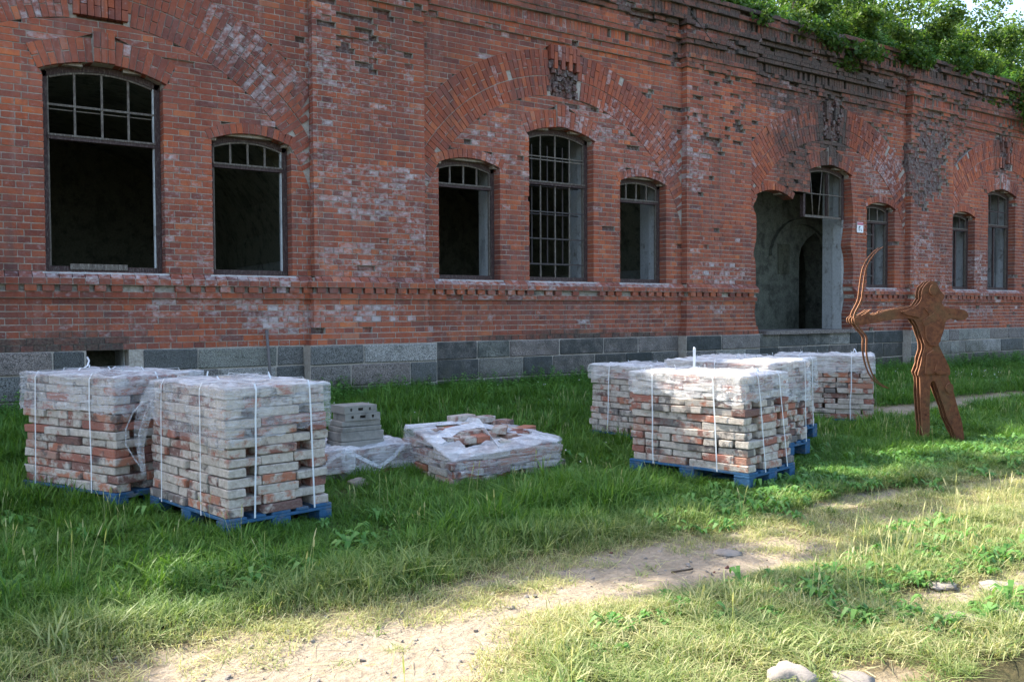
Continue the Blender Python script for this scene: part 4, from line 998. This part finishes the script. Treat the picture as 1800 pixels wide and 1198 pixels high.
for i, y in enumerate((0., .085, .17)):
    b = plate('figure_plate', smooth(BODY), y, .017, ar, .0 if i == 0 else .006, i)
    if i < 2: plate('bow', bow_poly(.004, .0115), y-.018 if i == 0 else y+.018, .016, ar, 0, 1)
    if i == 0:
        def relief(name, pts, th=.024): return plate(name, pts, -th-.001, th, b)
        def ell(cx, cz, rx_, rz_, n=18, a0=0., a1=2*math.pi): return [(cx+rx_*math.cos(a0+(a1-a0)*k_/n), cz+rz_*math.sin(a0+(a1-a0)*k_/n)) for k_ in range(n)]
        relief('hair_lock', ell(.012, 1.70, .042, .06)); 
        relief('bodice', [(-.10, 1.36), (.02, 1.44), (.11, 1.36), (.118, 1.24), (.09, 1.12), (.05, 1.07), (-.02, 1.08), (-.06, 1.16), (-.07, 1.27)], .02)
        relief('skirt_flap', [(-.05, .98), (.02, 1.03), (.08, .99), (.14, .88), (.17, .77), (.10, .75), (.03, .77), (-.03, .75), (-.07, .76)], .02)
        relief('skirt_flap', [(.03, .79), (.055, .90), (.075, .90), (.09, .78), (.06, .765)], .034)
        relief('knee_guard', ell(.20, .60, .04, .055)); relief('sleeve', [(-.34, 1.46), (-.2, 1.50), (-.12, 1.45), (-.14, 1.39), (-.22, 1.41), (-.3, 1.43)])
        relief('glove', ell(-.80, 1.365, .06, .045))
        relief('quiver_strap', [(-.08, 1.50), (-.05, 1.51), (.02, 1.40), (.0, 1.385)], .016)
for k_, (a_, z_) in enumerate(((0., 1.3), (.02, .9), (-.05, .3), (.3, .3), (-.6, 1.4), (.2, 1.43), (.03, 1.68))):
    m_ = tube('spacer', [(a_, .0, z_), (a_, .18, z_)], .01, RUST, ar, 6)

# ================================================================ STONES
def rock(x, y, r, flat, label, seed, sink=.42, cat='stone', tone=None):
    bm = bmesh.new(); bmesh.ops.create_icosphere(bm, subdivisions=3, radius=1)
    for v in bm.verts:
        n_ = float(vnoise(v.co.x*1.3, v.co.y*1.3, v.co.z*1.3, seed=seed)); m_ = float(vnoise(v.co.x*4, v.co.y*4, v.co.z*4, seed=seed+1))
        k_ = abs(float(vnoise(v.co.x*2.6, v.co.y*2.6, v.co.z*2.6, seed=seed+2))); v.co *= .9+.27*n_+.06*m_+.25*k_; v.co.z *= flat; v.co *= r
    me = bpy.data.meshes.new('stone'); bm.to_mesh(me); bm.free(); me.materials.append(ROCK); me.polygons.foreach_set('use_smooth', [True]*len(me.polygons))
    o = link(bpy.data.objects.new('stone', me)); o.location = (x, y, gz(x, y)+r*flat*(1-2*sink)); o.rotation_euler.z = seed
    return tag(o, label, cat)
rock(3.17, 7.0, .095, .6, 'grey pointed stone in the grass before the low block heap', 1)
rock(.58, 6.70, .09, .4, 'grey stone half hidden in long grass at the left edge', 2)
rock(2.85, 2.27, .10, .5, 'round buff boulder at the bottom edge in sunny grass', 3)
rock(3.04, 2.13, .09, .3, 'flat pale stone right of the buff boulder at the bottom edge', 4)
rock(4.25, 2.12, .11, .22, 'flat pale slab low in the sunny grass, nearest the right corner', 5)
rock(4.05, 2.24, .10, .2, 'flat pale slab left of the corner slab in the sunny grass', 6)
rock(4.20, 3.83, .08, .2, 'flat whitish stone bedded in the worn track', 7)
rock(4.78, 2.42, .13, .18, 'long pale slab in the bare patch at the right edge', 8)
rock(4.50, 2.62, .08, .2, 'small pale slab behind the long slab at the right edge', 9)
tag(tube('twig', [(3.62, 3.72, gz(3.62, 3.72)+.012), (3.70, 3.69, gz(3.7, 3.69)+.016), (3.77, 3.70, gz(3.77, 3.7)+.01)], .006, BARK, None, 5), 'dark bent twig lying on the bare sandy track', 'twig')

# ================================================================ TREES ON THE ROOF
def leaf_cloud(centres, n, size, seed, bias=None):
    r = np.random.default_rng(seed); C = np.array(centres, float); k = r.integers(0, len(C), n)
    d = r.normal(size=(n, 3)); d /= np.linalg.norm(d, axis=1)[:, None]; rad = r.random(n)**.45
    P = C[k, :3]+d*rad[:, None]*C[k, 3:6]
    keep = vnoise(P[:, 0]*2.1, P[:, 1]*2.1, P[:, 2]*2.3, seed=seed) > -.38; P = P[keep]; d = d[keep]; n = len(P)
    a = r.normal(size=(n, 3)); a[:, 2] -= .25; a /= np.linalg.norm(a, axis=1)[:, None]
    nrm = d*.5+r.normal(size=(n, 3))*.7+np.array([0, 0, .6]); b = np.cross(a, nrm); b /= np.linalg.norm(b, axis=1)[:, None]+1e-6; up_ = np.cross(b, a)
    L = size*(.6+.8*r.random(n))[:, None]
    V = np.stack([P, P+a*L*.5+b*L*.36+up_*L*.08, P+a*L, P+a*L*.5-b*L*.36+up_*L*.08], 1).reshape(-1, 3)
    i = np.arange(n)*4; F = np.concatenate([np.stack([i, i+1, i+2], 1), np.stack([i, i+2, i+3], 1)])
    col = np.zeros((n, 3)); col[:, 0] = r.random(n); return V, F, np.concatenate([col, col])
def tree(name, x, y, lobes, n, size, seed, label, h0=None, group=None):
    z0 = emb_z(x, y); t = tag(empty(name, (x, y, z0)), label, 'tree' if name.endswith('tree') else 'bush', group)
    r = random.Random(seed); L = [(a, b, c, *q) for a, b, c, *q in lobes]
    trunk_top = max(c for _, _, c, *_ in L)*.85
    tk = tube('trunk', [(0, 0, -.3), (.05, .02, trunk_top*.4), (-.04, .05, trunk_top)], .11, BARK, t, 7, .03)
    for a, b, c, *_ in L:
        tube('limb', [(0, .02, trunk_top*.35), (a*.5, b*.5, trunk_top*.35+(c-trunk_top*.35)*.6), (a, b, c)], .04, BARK, tk, 5, .012)
    C = []
    for a, b, c, rx_, ry_, rz_ in L:
        for _ in range(9): 
            q = [r.gauss(0, .55) for _ in range(3)]; C.append((a+q[0]*rx_, b+q[1]*ry_, c+q[2]*rz_, rx_*.42, ry_*.42, rz_*.42))
    V, F, c_ = leaf_cloud(C, n, size, seed); big_mesh('crown', V, F, LEAF, t, c_)
    return t
tree('maple_bush', 12.9, 12.4, [(0, 0, .5, .9, .5, .5), (-.7, -.45, .15, .6, .4, .3), (.5, -.6, .0, .6, .35, .3)], 5200, .085, 1, 'dark leafed bush hanging over the parapet above the middle pilaster')
tree('maple_bush', 14.5, 12.5, [(0, 0, .8, 1., .6, .7), (.3, -.7, -.05, 1., .4, .35), (-.8, -.6, .05, .6, .4, .3)], 8000, .085, 2, 'dense green bush on the parapet just right of the soot stained arch')
tree('maple_tree', 16.4, 13.0, [(0, 0, 1.5, 1.3, 1.0, 1.2), (.5, -1.2, .05, 1.2, .45, .5), (-.7, -1.1, .1, .9, .45, .4)], 12500, .085, 3, 'leafy young tree over the doorway bay, drooping past the coping')
tree('maple_tree', 18.7, 13.0, [(0, 0, 1.5, 1.5, .9, 1.4), (.7, -1.25, -.05, 1.4, .45, .5), (-.8, -1.15, .0, 1., .45, .5)], 15000, .085, 4, 'spreading tree rooted behind the right pilaster, foliage on the coping')
tree('maple_tree', 21.2, 13.3, [(0, 0, 1.8, 1.7, 1.1, 1.6), (.3, -1.6, -.2, 1.7, .5, .6), (-.9, -1.0, .6, 1., .6, .6)], 16000, .085, 5, 'bright sunlit tree near the right end of the wall top')
tree('maple_tree', 24.0, 13.5, [(0, 0, 1.6, 1.7, 1.1, 1.4), (.0, -1.85, -.45, 1.7, .55, .7), (.2, -.9, .8, 1.2, .7, .6)], 14000, .09, 6, 'tree at the far right end of the roof with pale gaps of sky')
tree('maple_tree', 27.3, 14.0, [(0, 0, 1.8, 1.9, 1.2, 1.6), (-.3, -2.2, -.4, 1.9, .7, .8)], 11000, .10, 7, 'farthest roof tree, closing the view at the right edge')
# unseen bushes added farther left on the roof to shade the left pallets and track
for i, (x, y, r_, h_) in enumerate(((-5.6, 12.9, 1.35, 1.25), (-3.7, 12.9, 1.35, 1.3), (-1.9, 12.9, 1.2, 1.25), (-.4, 12.8, .9, 1.0))):
    tree('maple_bush', x, y, [(0, 0, h_*1.32, r_*1.25, .8, h_*1.12), (.2, .1, h_*.6, r_, .7, h_*.7)], 11000, .13, 20+i, ['bush on the roof edge, farthest left above the frame', 'second bush on the roof edge above the left bay', 'third bush on the roof edge above the widest window', 'lower bush on the roof edge nearest the first pilaster'][i])
for i, x in enumerate((.8, 2.0, 3.2)):  # low bushes added out of view to push the roof's shadow edge outward
    tree('maple_bush', x, 12.3, [(0, 0, .55, .75, .4, .55)], 2600, .11, 40+i, ['knee high bush on the roof edge above the first pilaster', 'knee high bush on the roof edge past the first pilaster', 'knee high bush on the roof edge above the low arched window'][i])
tree('maple_tree', .9, 13.0, [(-2.6, 0, 3.1, 1.1, .5, .26), (0, 0, 3.05, 1.3, .5, .28), (2.4, 0, 3.15, 1.2, .5, .26), (4.2, .1, 3.1, .9, .4, .22)], 8000, .13, 31, 'flat topped roof tree above the first pilaster shading the track')  # added out of view, crown flattened to throw a dark band over the track
for i, (x, y, h_) in enumerate(((16.5, 16.5, 2.2), (20.3, 17, 2.6), (24.2, 17.2, 2.7), (28.5, 17.5, 2.6))):
    tree('maple_tree', x, y, [(0, 0, h_, 2., 1.5, 1.6), (1.2, -.5, h_*.5, 1.6, 1.2, 1.1), (-1.2, -.3, h_*.6, 1.4, 1.2, 1.1)], 9000, .12, 50+i, ['back row roof tree left of the doorway bay', 'back row roof tree above the right pilaster', 'back row roof tree toward the right end', 'back row roof tree at the far right corner'][i])

# ================================================================ GRASS AND WEEDS
def proto_mesh(name, V, F, col, mat):
    o = big_mesh(name, V, F, mat, None, col); COL.objects.unlink(o); return o
def tuft(seed, nb, rad, h, wid, lean):
    r = np.random.default_rng(seed); V = []; F = []; C = []
    for _ in range(nb):
        a = r.random()*6.283; q = rad*math.sqrt(r.random()); bx_, by_ = q*math.cos(a), q*math.sin(a); hh = h*(.45+.75*r.random()); dr = r.random()*6.283; ln = lean*hh*(.2+r.random()**1.5*1.3)
        px, py = -math.sin(dr)*wid*.5, math.cos(dr)*wid*.5; c = r.random()
        for f, w_ in ((0, 1), (.45, .85), (.8, .55), (1, .08)):
            x = bx_+math.cos(dr)*ln*f**1.9; y = by_+math.sin(dr)*ln*f**1.9; z = hh*(f-.28*(ln/hh)*f**2.2)
            V += [(x-px*w_, y-py*w_, z), (x+px*w_, y+py*w_, z)]
        b = len(V)-8
        F += [(b+2*i, b+2*i+1, b+2*i+3, b+2*i+2) for i in range(3)]; C += [(c, 0, 0)]*3
    return np.array(V), np.array(F), np.array(C)
def rosette(seed, nl, L, wid, droop):
    r = np.random.default_rng(seed); V = []; F = []; C = []
    for i in range(nl):
        a = 6.283*i/nl+r.normal()*.3; l = L*(.6+.6*r.random()); ri = droop*(.6+.8*r.random()); c = r.random(); d = np.array([math.cos(a), math.sin(a)]); s_ = np.array([-d[1], d[0]]); wd_ = wid*(.7+.6*r.random())
        for f, w_ in ((0, .15), (.3, .7), (.65, 1.), (.88, .6), (1, .05)):
            p = d*l*f*.85; z = l*(ri*f-ri*.9*f**2.4)+.01
            V += [(p[0]-s_[0]*wd_*w_, p[1]-s_[1]*wd_*w_, z+.12*wd_*w_), (p[0]+s_[0]*wd_*w_, p[1]+s_[1]*wd_*w_, z+.12*wd_*w_)]
        b = len(V)-10
        F += [(b+2*k_, b+2*k_+1, b+2*k_+3, b+2*k_+2) for k_ in range(4)]; C += [(c, 0, 0)]*4
    return np.array(V), np.array(F), np.array(C)
def herb(seed, h, nl, L, wid):
    """upright leafy stem, as nettle or mugwort"""
    r = np.random.default_rng(seed); V = []; F = []; C = []
    for i in range(nl):
        z = h*(.12+.88*i/nl); a = 2.4*i+r.normal()*.3; l = L*(1.15-.7*i/nl)*(.7+.5*r.random()); d = np.array([math.cos(a), math.sin(a)]); s_ = np.array([-d[1], d[0]])
        for f, w_ in ((0, .1), (.4, 1.), (1, .05)):
            p = d*l*f; V += [(p[0]-s_[0]*wid*w_, p[1]-s_[1]*wid*w_, z+l*(.35*f-.5*f*f)), (p[0]+s_[0]*wid*w_, p[1]+s_[1]*wid*w_, z+l*(.35*f-.5*f*f))]
        b = len(V)-6; F += [(b, b+1, b+3, b+2), (b+2, b+3, b+5, b+4)]; C += [(r.random(), 0, 0)]*2
    V += [(-.003, 0, 0), (.003, 0, 0), (.002, 0, h), (-.002, 0, h)]; b = len(V)-4; F.append((b, b+1, b+2, b+3)); C.append((.3, 0, 0))
    return np.array(V), np.array(F), np.array(C)
def scatter(name, P, rot, scl, idx, protos):
    c = bpy.data.collections.new(name+' kinds')
    for p in protos: c.objects.link(p)
    me = bpy.data.meshes.new(name); me.vertices.add(len(P)); me.vertices.foreach_set('co', np.asarray(P, np.float32).ravel())
    for nm, ty, dat, f in (('rot', 'FLOAT_VECTOR', rot, 'vector'), ('scl', 'FLOAT_VECTOR', scl, 'vector'), ('idx', 'INT', idx, 'value')):
        a = me.attributes.new(nm, ty, 'POINT'); a.data.foreach_set(f, np.asarray(dat, np.int32 if ty == 'INT' else np.float32).ravel())
    o = link(bpy.data.objects.new(name, me)); o['kind'] = 'stuff'
    g = bpy.data.node_groups.new(name, 'GeometryNodeTree'); g.interface.new_socket('Geometry', in_out='INPUT', socket_type='NodeSocketGeometry'); g.interface.new_socket('Geometry', in_out='OUTPUT', socket_type='NodeSocketGeometry')
    N = g.nodes.new; gi, go = N('NodeGroupInput'), N('NodeGroupOutput'); ip = N('GeometryNodeInstanceOnPoints'); ci = N('GeometryNodeCollectionInfo')
    ci.inputs['Collection'].default_value = c; ci.inputs['Separate Children'].default_value = True; ci.inputs['Reset Children'].default_value = True; ip.inputs['Pick Instance'].default_value = True
    def at(nm, ty):
        n_ = N('GeometryNodeInputNamedAttribute'); n_.data_type = ty; n_.inputs['Name'].default_value = nm; return next(s for s in n_.outputs if s.enabled and s.name == 'Attribute')
    k_ = g.links.new
    k_(gi.outputs[0], ip.inputs['Points']); k_(ci.outputs[0], ip.inputs['Instance']); k_(at('idx', 'INT'), ip.inputs['Instance Index']); k_(at('rot', 'FLOAT_VECTOR'), ip.inputs['Rotation']); k_(at('scl', 'FLOAT_VECTOR'), ip.inputs['Scale']); k_(ip.outputs[0], go.inputs[0])
    md = o.modifiers.new('scatter', 'NODES'); md.node_group = g
    return o
def footprint_clear(X, Y):
    """False under the pallets"""
    ok = np.ones(len(X), bool)
    for s in (S1, S2, S4, S5, S6, SB, SC, M_, L3):
        a = (X-s.x)*s.d1.x+(Y-s.y)*s.d1.y; b = (X-s.x)*s.d2.x+(Y-s.y)*s.d2.y
        ok &= ~((a > .04) & (a < s.w-.04) & (b > .04) & (b < s.l-.04))
    return ok & (Y < YW-.06)
def view_pts(n, y0, y1, seed, pad=.6):
    r = np.random.default_rng(seed); Y = np.sqrt(y0*y0+(y1*y1-y0*y0)*r.random(n)); X = r.uniform(.04, 2.12, n)*Y-pad*.4+r.random(n)*pad*.4
    return X, Y, r
tp = [proto_mesh('tuft_%d' % i, *tuft(40+i, 32, .08, .135, .0052, .95), GRASS) for i in range(6)]+[proto_mesh('tuft_%d' % (6+i), *tuft(60+i, 13, .06, .17, .0105, 1.25), GRASS) for i in range(3)]
PX_, PY_, PR_, PS_, PI_ = [], [], [], [], []
for (n, y0, y1, sd) in ((6500, 1.9, 4.6, 1), (9500, 4.6, 7.6, 2), (9000, 7.6, 11.75, 3)):
    X, Y, r = view_pts(n, y0, y1, sd); b = bare(X, Y)
    keep = footprint_clear(X, Y) & (r.random(n) > np.clip(b*2.1-.06, 0, .98))
    X, Y, b = X[keep], Y[keep], b[keep]; n = len(X)
    h = (.62+.55*sstep(4.2, 5.4, Y)+.25*sstep(10.6, 11.6, Y))*(1-.62*np.clip(b*1.4, 0, 1))*(.75+.5*r.random(n))*(1+.45*vnoise(X*1.1, Y*1.1, seed=6)+.35*vnoise(X*3.7, Y*3.7, seed=7))
    h = h*(1-.6*np.exp(-((X-9.6)**2+(Y-5.45)**2)/.35))*(1-.5*sstep(3.3, 3.7, X)*sstep(5.5, 5.2, X)*sstep(5.7, 6.1, Y)*sstep(7.4, 7.0, Y))*(1-.3*sstep(10.6, 11.4, Y)); h = h*(1-.35*sstep(4.9, 5.3, X)*sstep(4.4, 4.7, Y)*sstep(6.9, 6.4, Y)*sstep(9.4, 8.8, X)); h = h*(1+.8*sstep(.12, .05, X/Y)*sstep(5.2, 5.8, Y)*sstep(8, 7.2, Y)); h = np.where(Y < 3.6, h*.72, h); h = h*(1-.5*sstep(3.4, 2.6, X)*sstep(4.9, 5.3, Y)*sstep(7.6, 7.0, Y))
    PX_.append(X); PY_.append(Y); PR_.append(r.random(n)*6.283); PS_.append(np.clip(h, .2, 2.3)); PI_.append(np.where((r.random(n) < .22) & (vnoise(X*1.9, Y*1.9, seed=27) > -.15), r.integers(6, 9, n), r.integers(0, 6, n)))
X, Y, R_, S_, I_ = map(np.concatenate, (PX_, PY_, PR_, PS_, PI_)); Z0 = np.zeros(len(X))
scatter('grass', np.stack([X, Y, ground_z(X, Y)-.004], 1), np.stack([Z0, Z0, R_], 1), np.stack([.55+S_*.6, .55+S_*.6, S_], 1), I_, tp)
# dry litter and short stubble along the track
X, Y, r = view_pts(15000, 2.2, 5.4, 11); b = bare(X, Y); k = (b > .04) & (b < .97) & (r.random(len(X)) < .9*(1-.82*b)+.06); X, Y = X[k], Y[k]; n = len(X)
dv = [tuft(70+i, 22, .07, .05, .0035, 1.5) for i in range(3)]
dp = [proto_mesh('stubble_%d' % i, v, f, np.stack([c[:, 0], .55+.45*c[:, 0], c[:, 2]], 1), GRASS) for i, (v, f, c) in enumerate(dv)]
Z0 = np.zeros(n); s_ = .6+.7*r.random(n)
scatter('dry_grass', np.stack([X, Y, ground_z(X, Y)-.003], 1), np.stack([Z0, Z0, r.random(n)*6.283], 1), np.stack([s_, s_, s_*.8], 1), r.integers(0, 3, n), dp)
# broad leaved weeds: rosettes in the turf, taller herbs at the foot of the wall
rp = [proto_mesh('weed_%d' % i, *rosette(90+i, 10, .15, .017, 1.25), WEED) for i in range(3)]+[proto_mesh('weed_%d' % (3+i), *rosette(95+i, 16, .085, .014, 1.35), WEED) for i in range(2)]+[proto_mesh('weed_%d' % (5+i), *herb(99+i, .38, 20, .13, .022), WEED) for i in range(3)]
xs, ys, ss, ids = [], [], [], []
X, Y, r = view_pts(3600, 3.9, 11.6, 21); cl = vnoise(X*.8, Y*.8, seed=14); k = footprint_clear(X, Y) & (bare(X, Y) < .45) & (cl > .02) & ((Y > 4.7) | (X > 3.2)); xs.append(X[k]); ys.append(Y[k]); ss.append(.4+.6*r.random(k.sum())); ids.append(r.integers(0, 5, k.sum()))
X, Y, r = view_pts(4200, 2.0, 3.55, 22); k = (bare(X, Y) < .5) & (vnoise(X*1.7, Y*1.7, seed=15)+.25*sstep(2, 5, X) > .05); xs.append(X[k]); ys.append(Y[k]); k &= r.random(len(X)) < .3; xs[-1] = X[k]; ys[-1] = Y[k]; ss.append(.28+.55*r.random(k.sum())**2); ids.append(r.integers(0, 5, k.sum()))
n = 950; X = r.uniform(.5, 25, n); Y = YW-.16-np.abs(r.normal(size=n))*.55; k = footprint_clear(X, Y) & (vnoise(X*.9, Y*.2, seed=16) > -.55); xs.append(X[k]); ys.append(Y[k]); ss.append(.35+.5*r.random(k.sum())+.25*sstep(17, 21, X[k])); ids.append(r.integers(5, 8, k.sum()))
n = 1500; X = r.uniform(4.2, 10.2, n); Y = r.normal(4.75, .28, n)+.03*(X-4.2); k = footprint_clear(X, Y) & (bare(X, Y) < .4); xs.append(X[k]); ys.append(Y[k]); k &= r.random(n) < .6; xs[-1] = X[k]; ys[-1] = Y[k]; ss.append(.35+.55*r.random(k.sum())); ids.append(r.integers(0, 5, k.sum()))
X, Y, S_, I_ = map(np.concatenate, (xs, ys, ss, ids)); n = len(X); Z0 = np.zeros(n)
scatter('weeds', np.stack([X, Y, ground_z(X, Y)], 1), np.stack([r.normal(size=n)*.12, r.normal(size=n)*.12, r.random(n)*6.283], 1), np.stack([S_]*3, 1), I_, rp)
# seed stalks standing over the turf
def stalk(seed, h, head):
    r = np.random.default_rng(seed); V = []; F = []; C = []
    for i in range(3):
        a = r.random()*6.283; ln = h*r.uniform(.05, .3); x0, y0 = r.normal(size=2)*.03; hh = h*r.uniform(.7, 1.1); d = (math.cos(a), math.sin(a)); s_ = (-d[1], d[0]); b = len(V)
        for f, w_ in ((0, .0016), (.5, .0014), (.78, .0012), (.80, head), (.93, head*.9), (1, .0006)):
            x, y, z = x0+d[0]*ln*f*f, y0+d[1]*ln*f*f, hh*f; V += [(x-s_[0]*w_, y-s_[1]*w_, z), (x+s_[0]*w_, y+s_[1]*w_, z)]
        for k_ in range(5): F.append((b+2*k_, b+2*k_+1, b+2*k_+3, b+2*k_+2)); C.append((r.random(), .85, 0))
    return np.array(V), np.array(F), np.array(C)
kp = [proto_mesh('stalk_%d' % i, *stalk(130+i, (.26, .2, .3)[i], (.004, .006, .003)[i]), GRASS) for i in range(3)]
X, Y, r = view_pts(900, 2.2, 9.5, 71); k = footprint_clear(X, Y) & (bare(X, Y) < .4) & (vnoise(X*1.2, Y*1.2, seed=24) > .0); X, Y = X[k], Y[k]
X = np.concatenate([X, r.uniform(4.0, 6.6, 90)]); Y = np.concatenate([Y, r.uniform(2.7, 3.4, 90)]); n = len(X); s_ = .6+.5*r.random(n)
scatter('seed_stalks', np.stack([X, Y, ground_z(X, Y)], 1), np.stack([r.normal(size=n)*.1, r.normal(size=n)*.1, r.random(n)*6.283], 1), np.stack([s_]*3, 1), r.integers(0, 3, n), kp)
# gravel and straw on the track
gp = []
for i in range(4):
    bm = bmesh.new(); bmesh.ops.create_icosphere(bm, subdivisions=1, radius=.010); rr_ = random.Random(i)
    for v in bm.verts: v.co *= rr_.uniform(.6, 1.2); v.co.z *= .6
    me = bpy.data.meshes.new('pebble'); bm.to_mesh(me); bm.free(); me.materials.append(ROCK if i else BRICK); gp.append(bpy.data.objects.new('pebble_%d' % i, me))
X, Y, r = view_pts(9000, 2.2, 4.8, 61, 1.); b = bare(X, Y); k = (b > .3) & (r.random(len(X)) < .4); X, Y = X[k], Y[k]; n = len(X); s_ = .2+r.random(n)**4*1.7
scatter('gravel', np.stack([X, Y, ground_z(X, Y)+.002], 1), np.stack([r.random(n), r.random(n), r.random(n)*6.283], 1), np.stack([s_]*3, 1), np.where(r.random(n) < .06, 0, r.integers(1, 4, n)), gp)
sv = [proto_mesh('straw_%d' % i, np.array([(-l, -.0018, .004), (l, -.0012, .010), (l, .0012, .010), (-l, .0018, .004)]), np.array([(0, 1, 2, 3)]), np.array([(.9, 1., 0)]), GRASS) for i, l in enumerate((.03, .05, .075))]
X, Y, r = view_pts(16000, 2.1, 5.2, 62, 1.); b = bare(X, Y); k = (b > .06) & (r.random(len(X)) < .8*np.exp(-((b-.4)/.35)**2)+.08); X, Y = X[k], Y[k]; n = len(X)
scatter('straw', np.stack([X, Y, ground_z(X, Y)+.004], 1), np.stack([r.normal(size=n)*.3, r.normal(size=n)*.3, r.random(n)*6.283], 1), np.ones((n, 3)), r.integers(0, 3, n), sv)
# white clover heads
bm = bmesh.new(); bmesh.ops.create_icosphere(bm, subdivisions=1, radius=.0075, matrix=Matrix.Translation((0, 0, .13))); me = bpy.data.meshes.new('clover_head'); bm.to_mesh(me); bm.free(); me.materials.append(PETAL)
co_ = bpy.data.objects.new('clover_head', me)
X, Y, r = view_pts(420, 6.2, 11.0, 31); k = footprint_clear(X, Y) & (bare(X, Y) < .2) & (vnoise(X*.7, Y*.7, seed=17) > 0.05); X, Y = X[k], Y[k]; n = len(X); Z0 = np.zeros(n)
scatter('clover_flowers', np.stack([X, Y, ground_z(X, Y)], 1), np.stack([Z0]*3, 1), np.stack([.8+.4*r.random(n)]*3, 1), np.zeros(n, int), [co_])
# ferns and weeds that hang from the coping
n = 900; X = r.uniform(11.5, 27, n); Y = 11.62+.5*r.random(n); k = vnoise(X*1.3, 0, seed=18) > -.2; X, Y = X[k], Y[k]; n = len(X)
scatter('coping_weeds', np.stack([X, Y, np.full(n, 7.12)], 1), np.stack([r.normal(size=n)*.5, r.normal(size=n)*.5, r.random(n)*6.283], 1), np.stack([.5+.6*r.random(n)]*3, 1), r.integers(0, 3, n), [o.copy() for o in rp[5:8]])
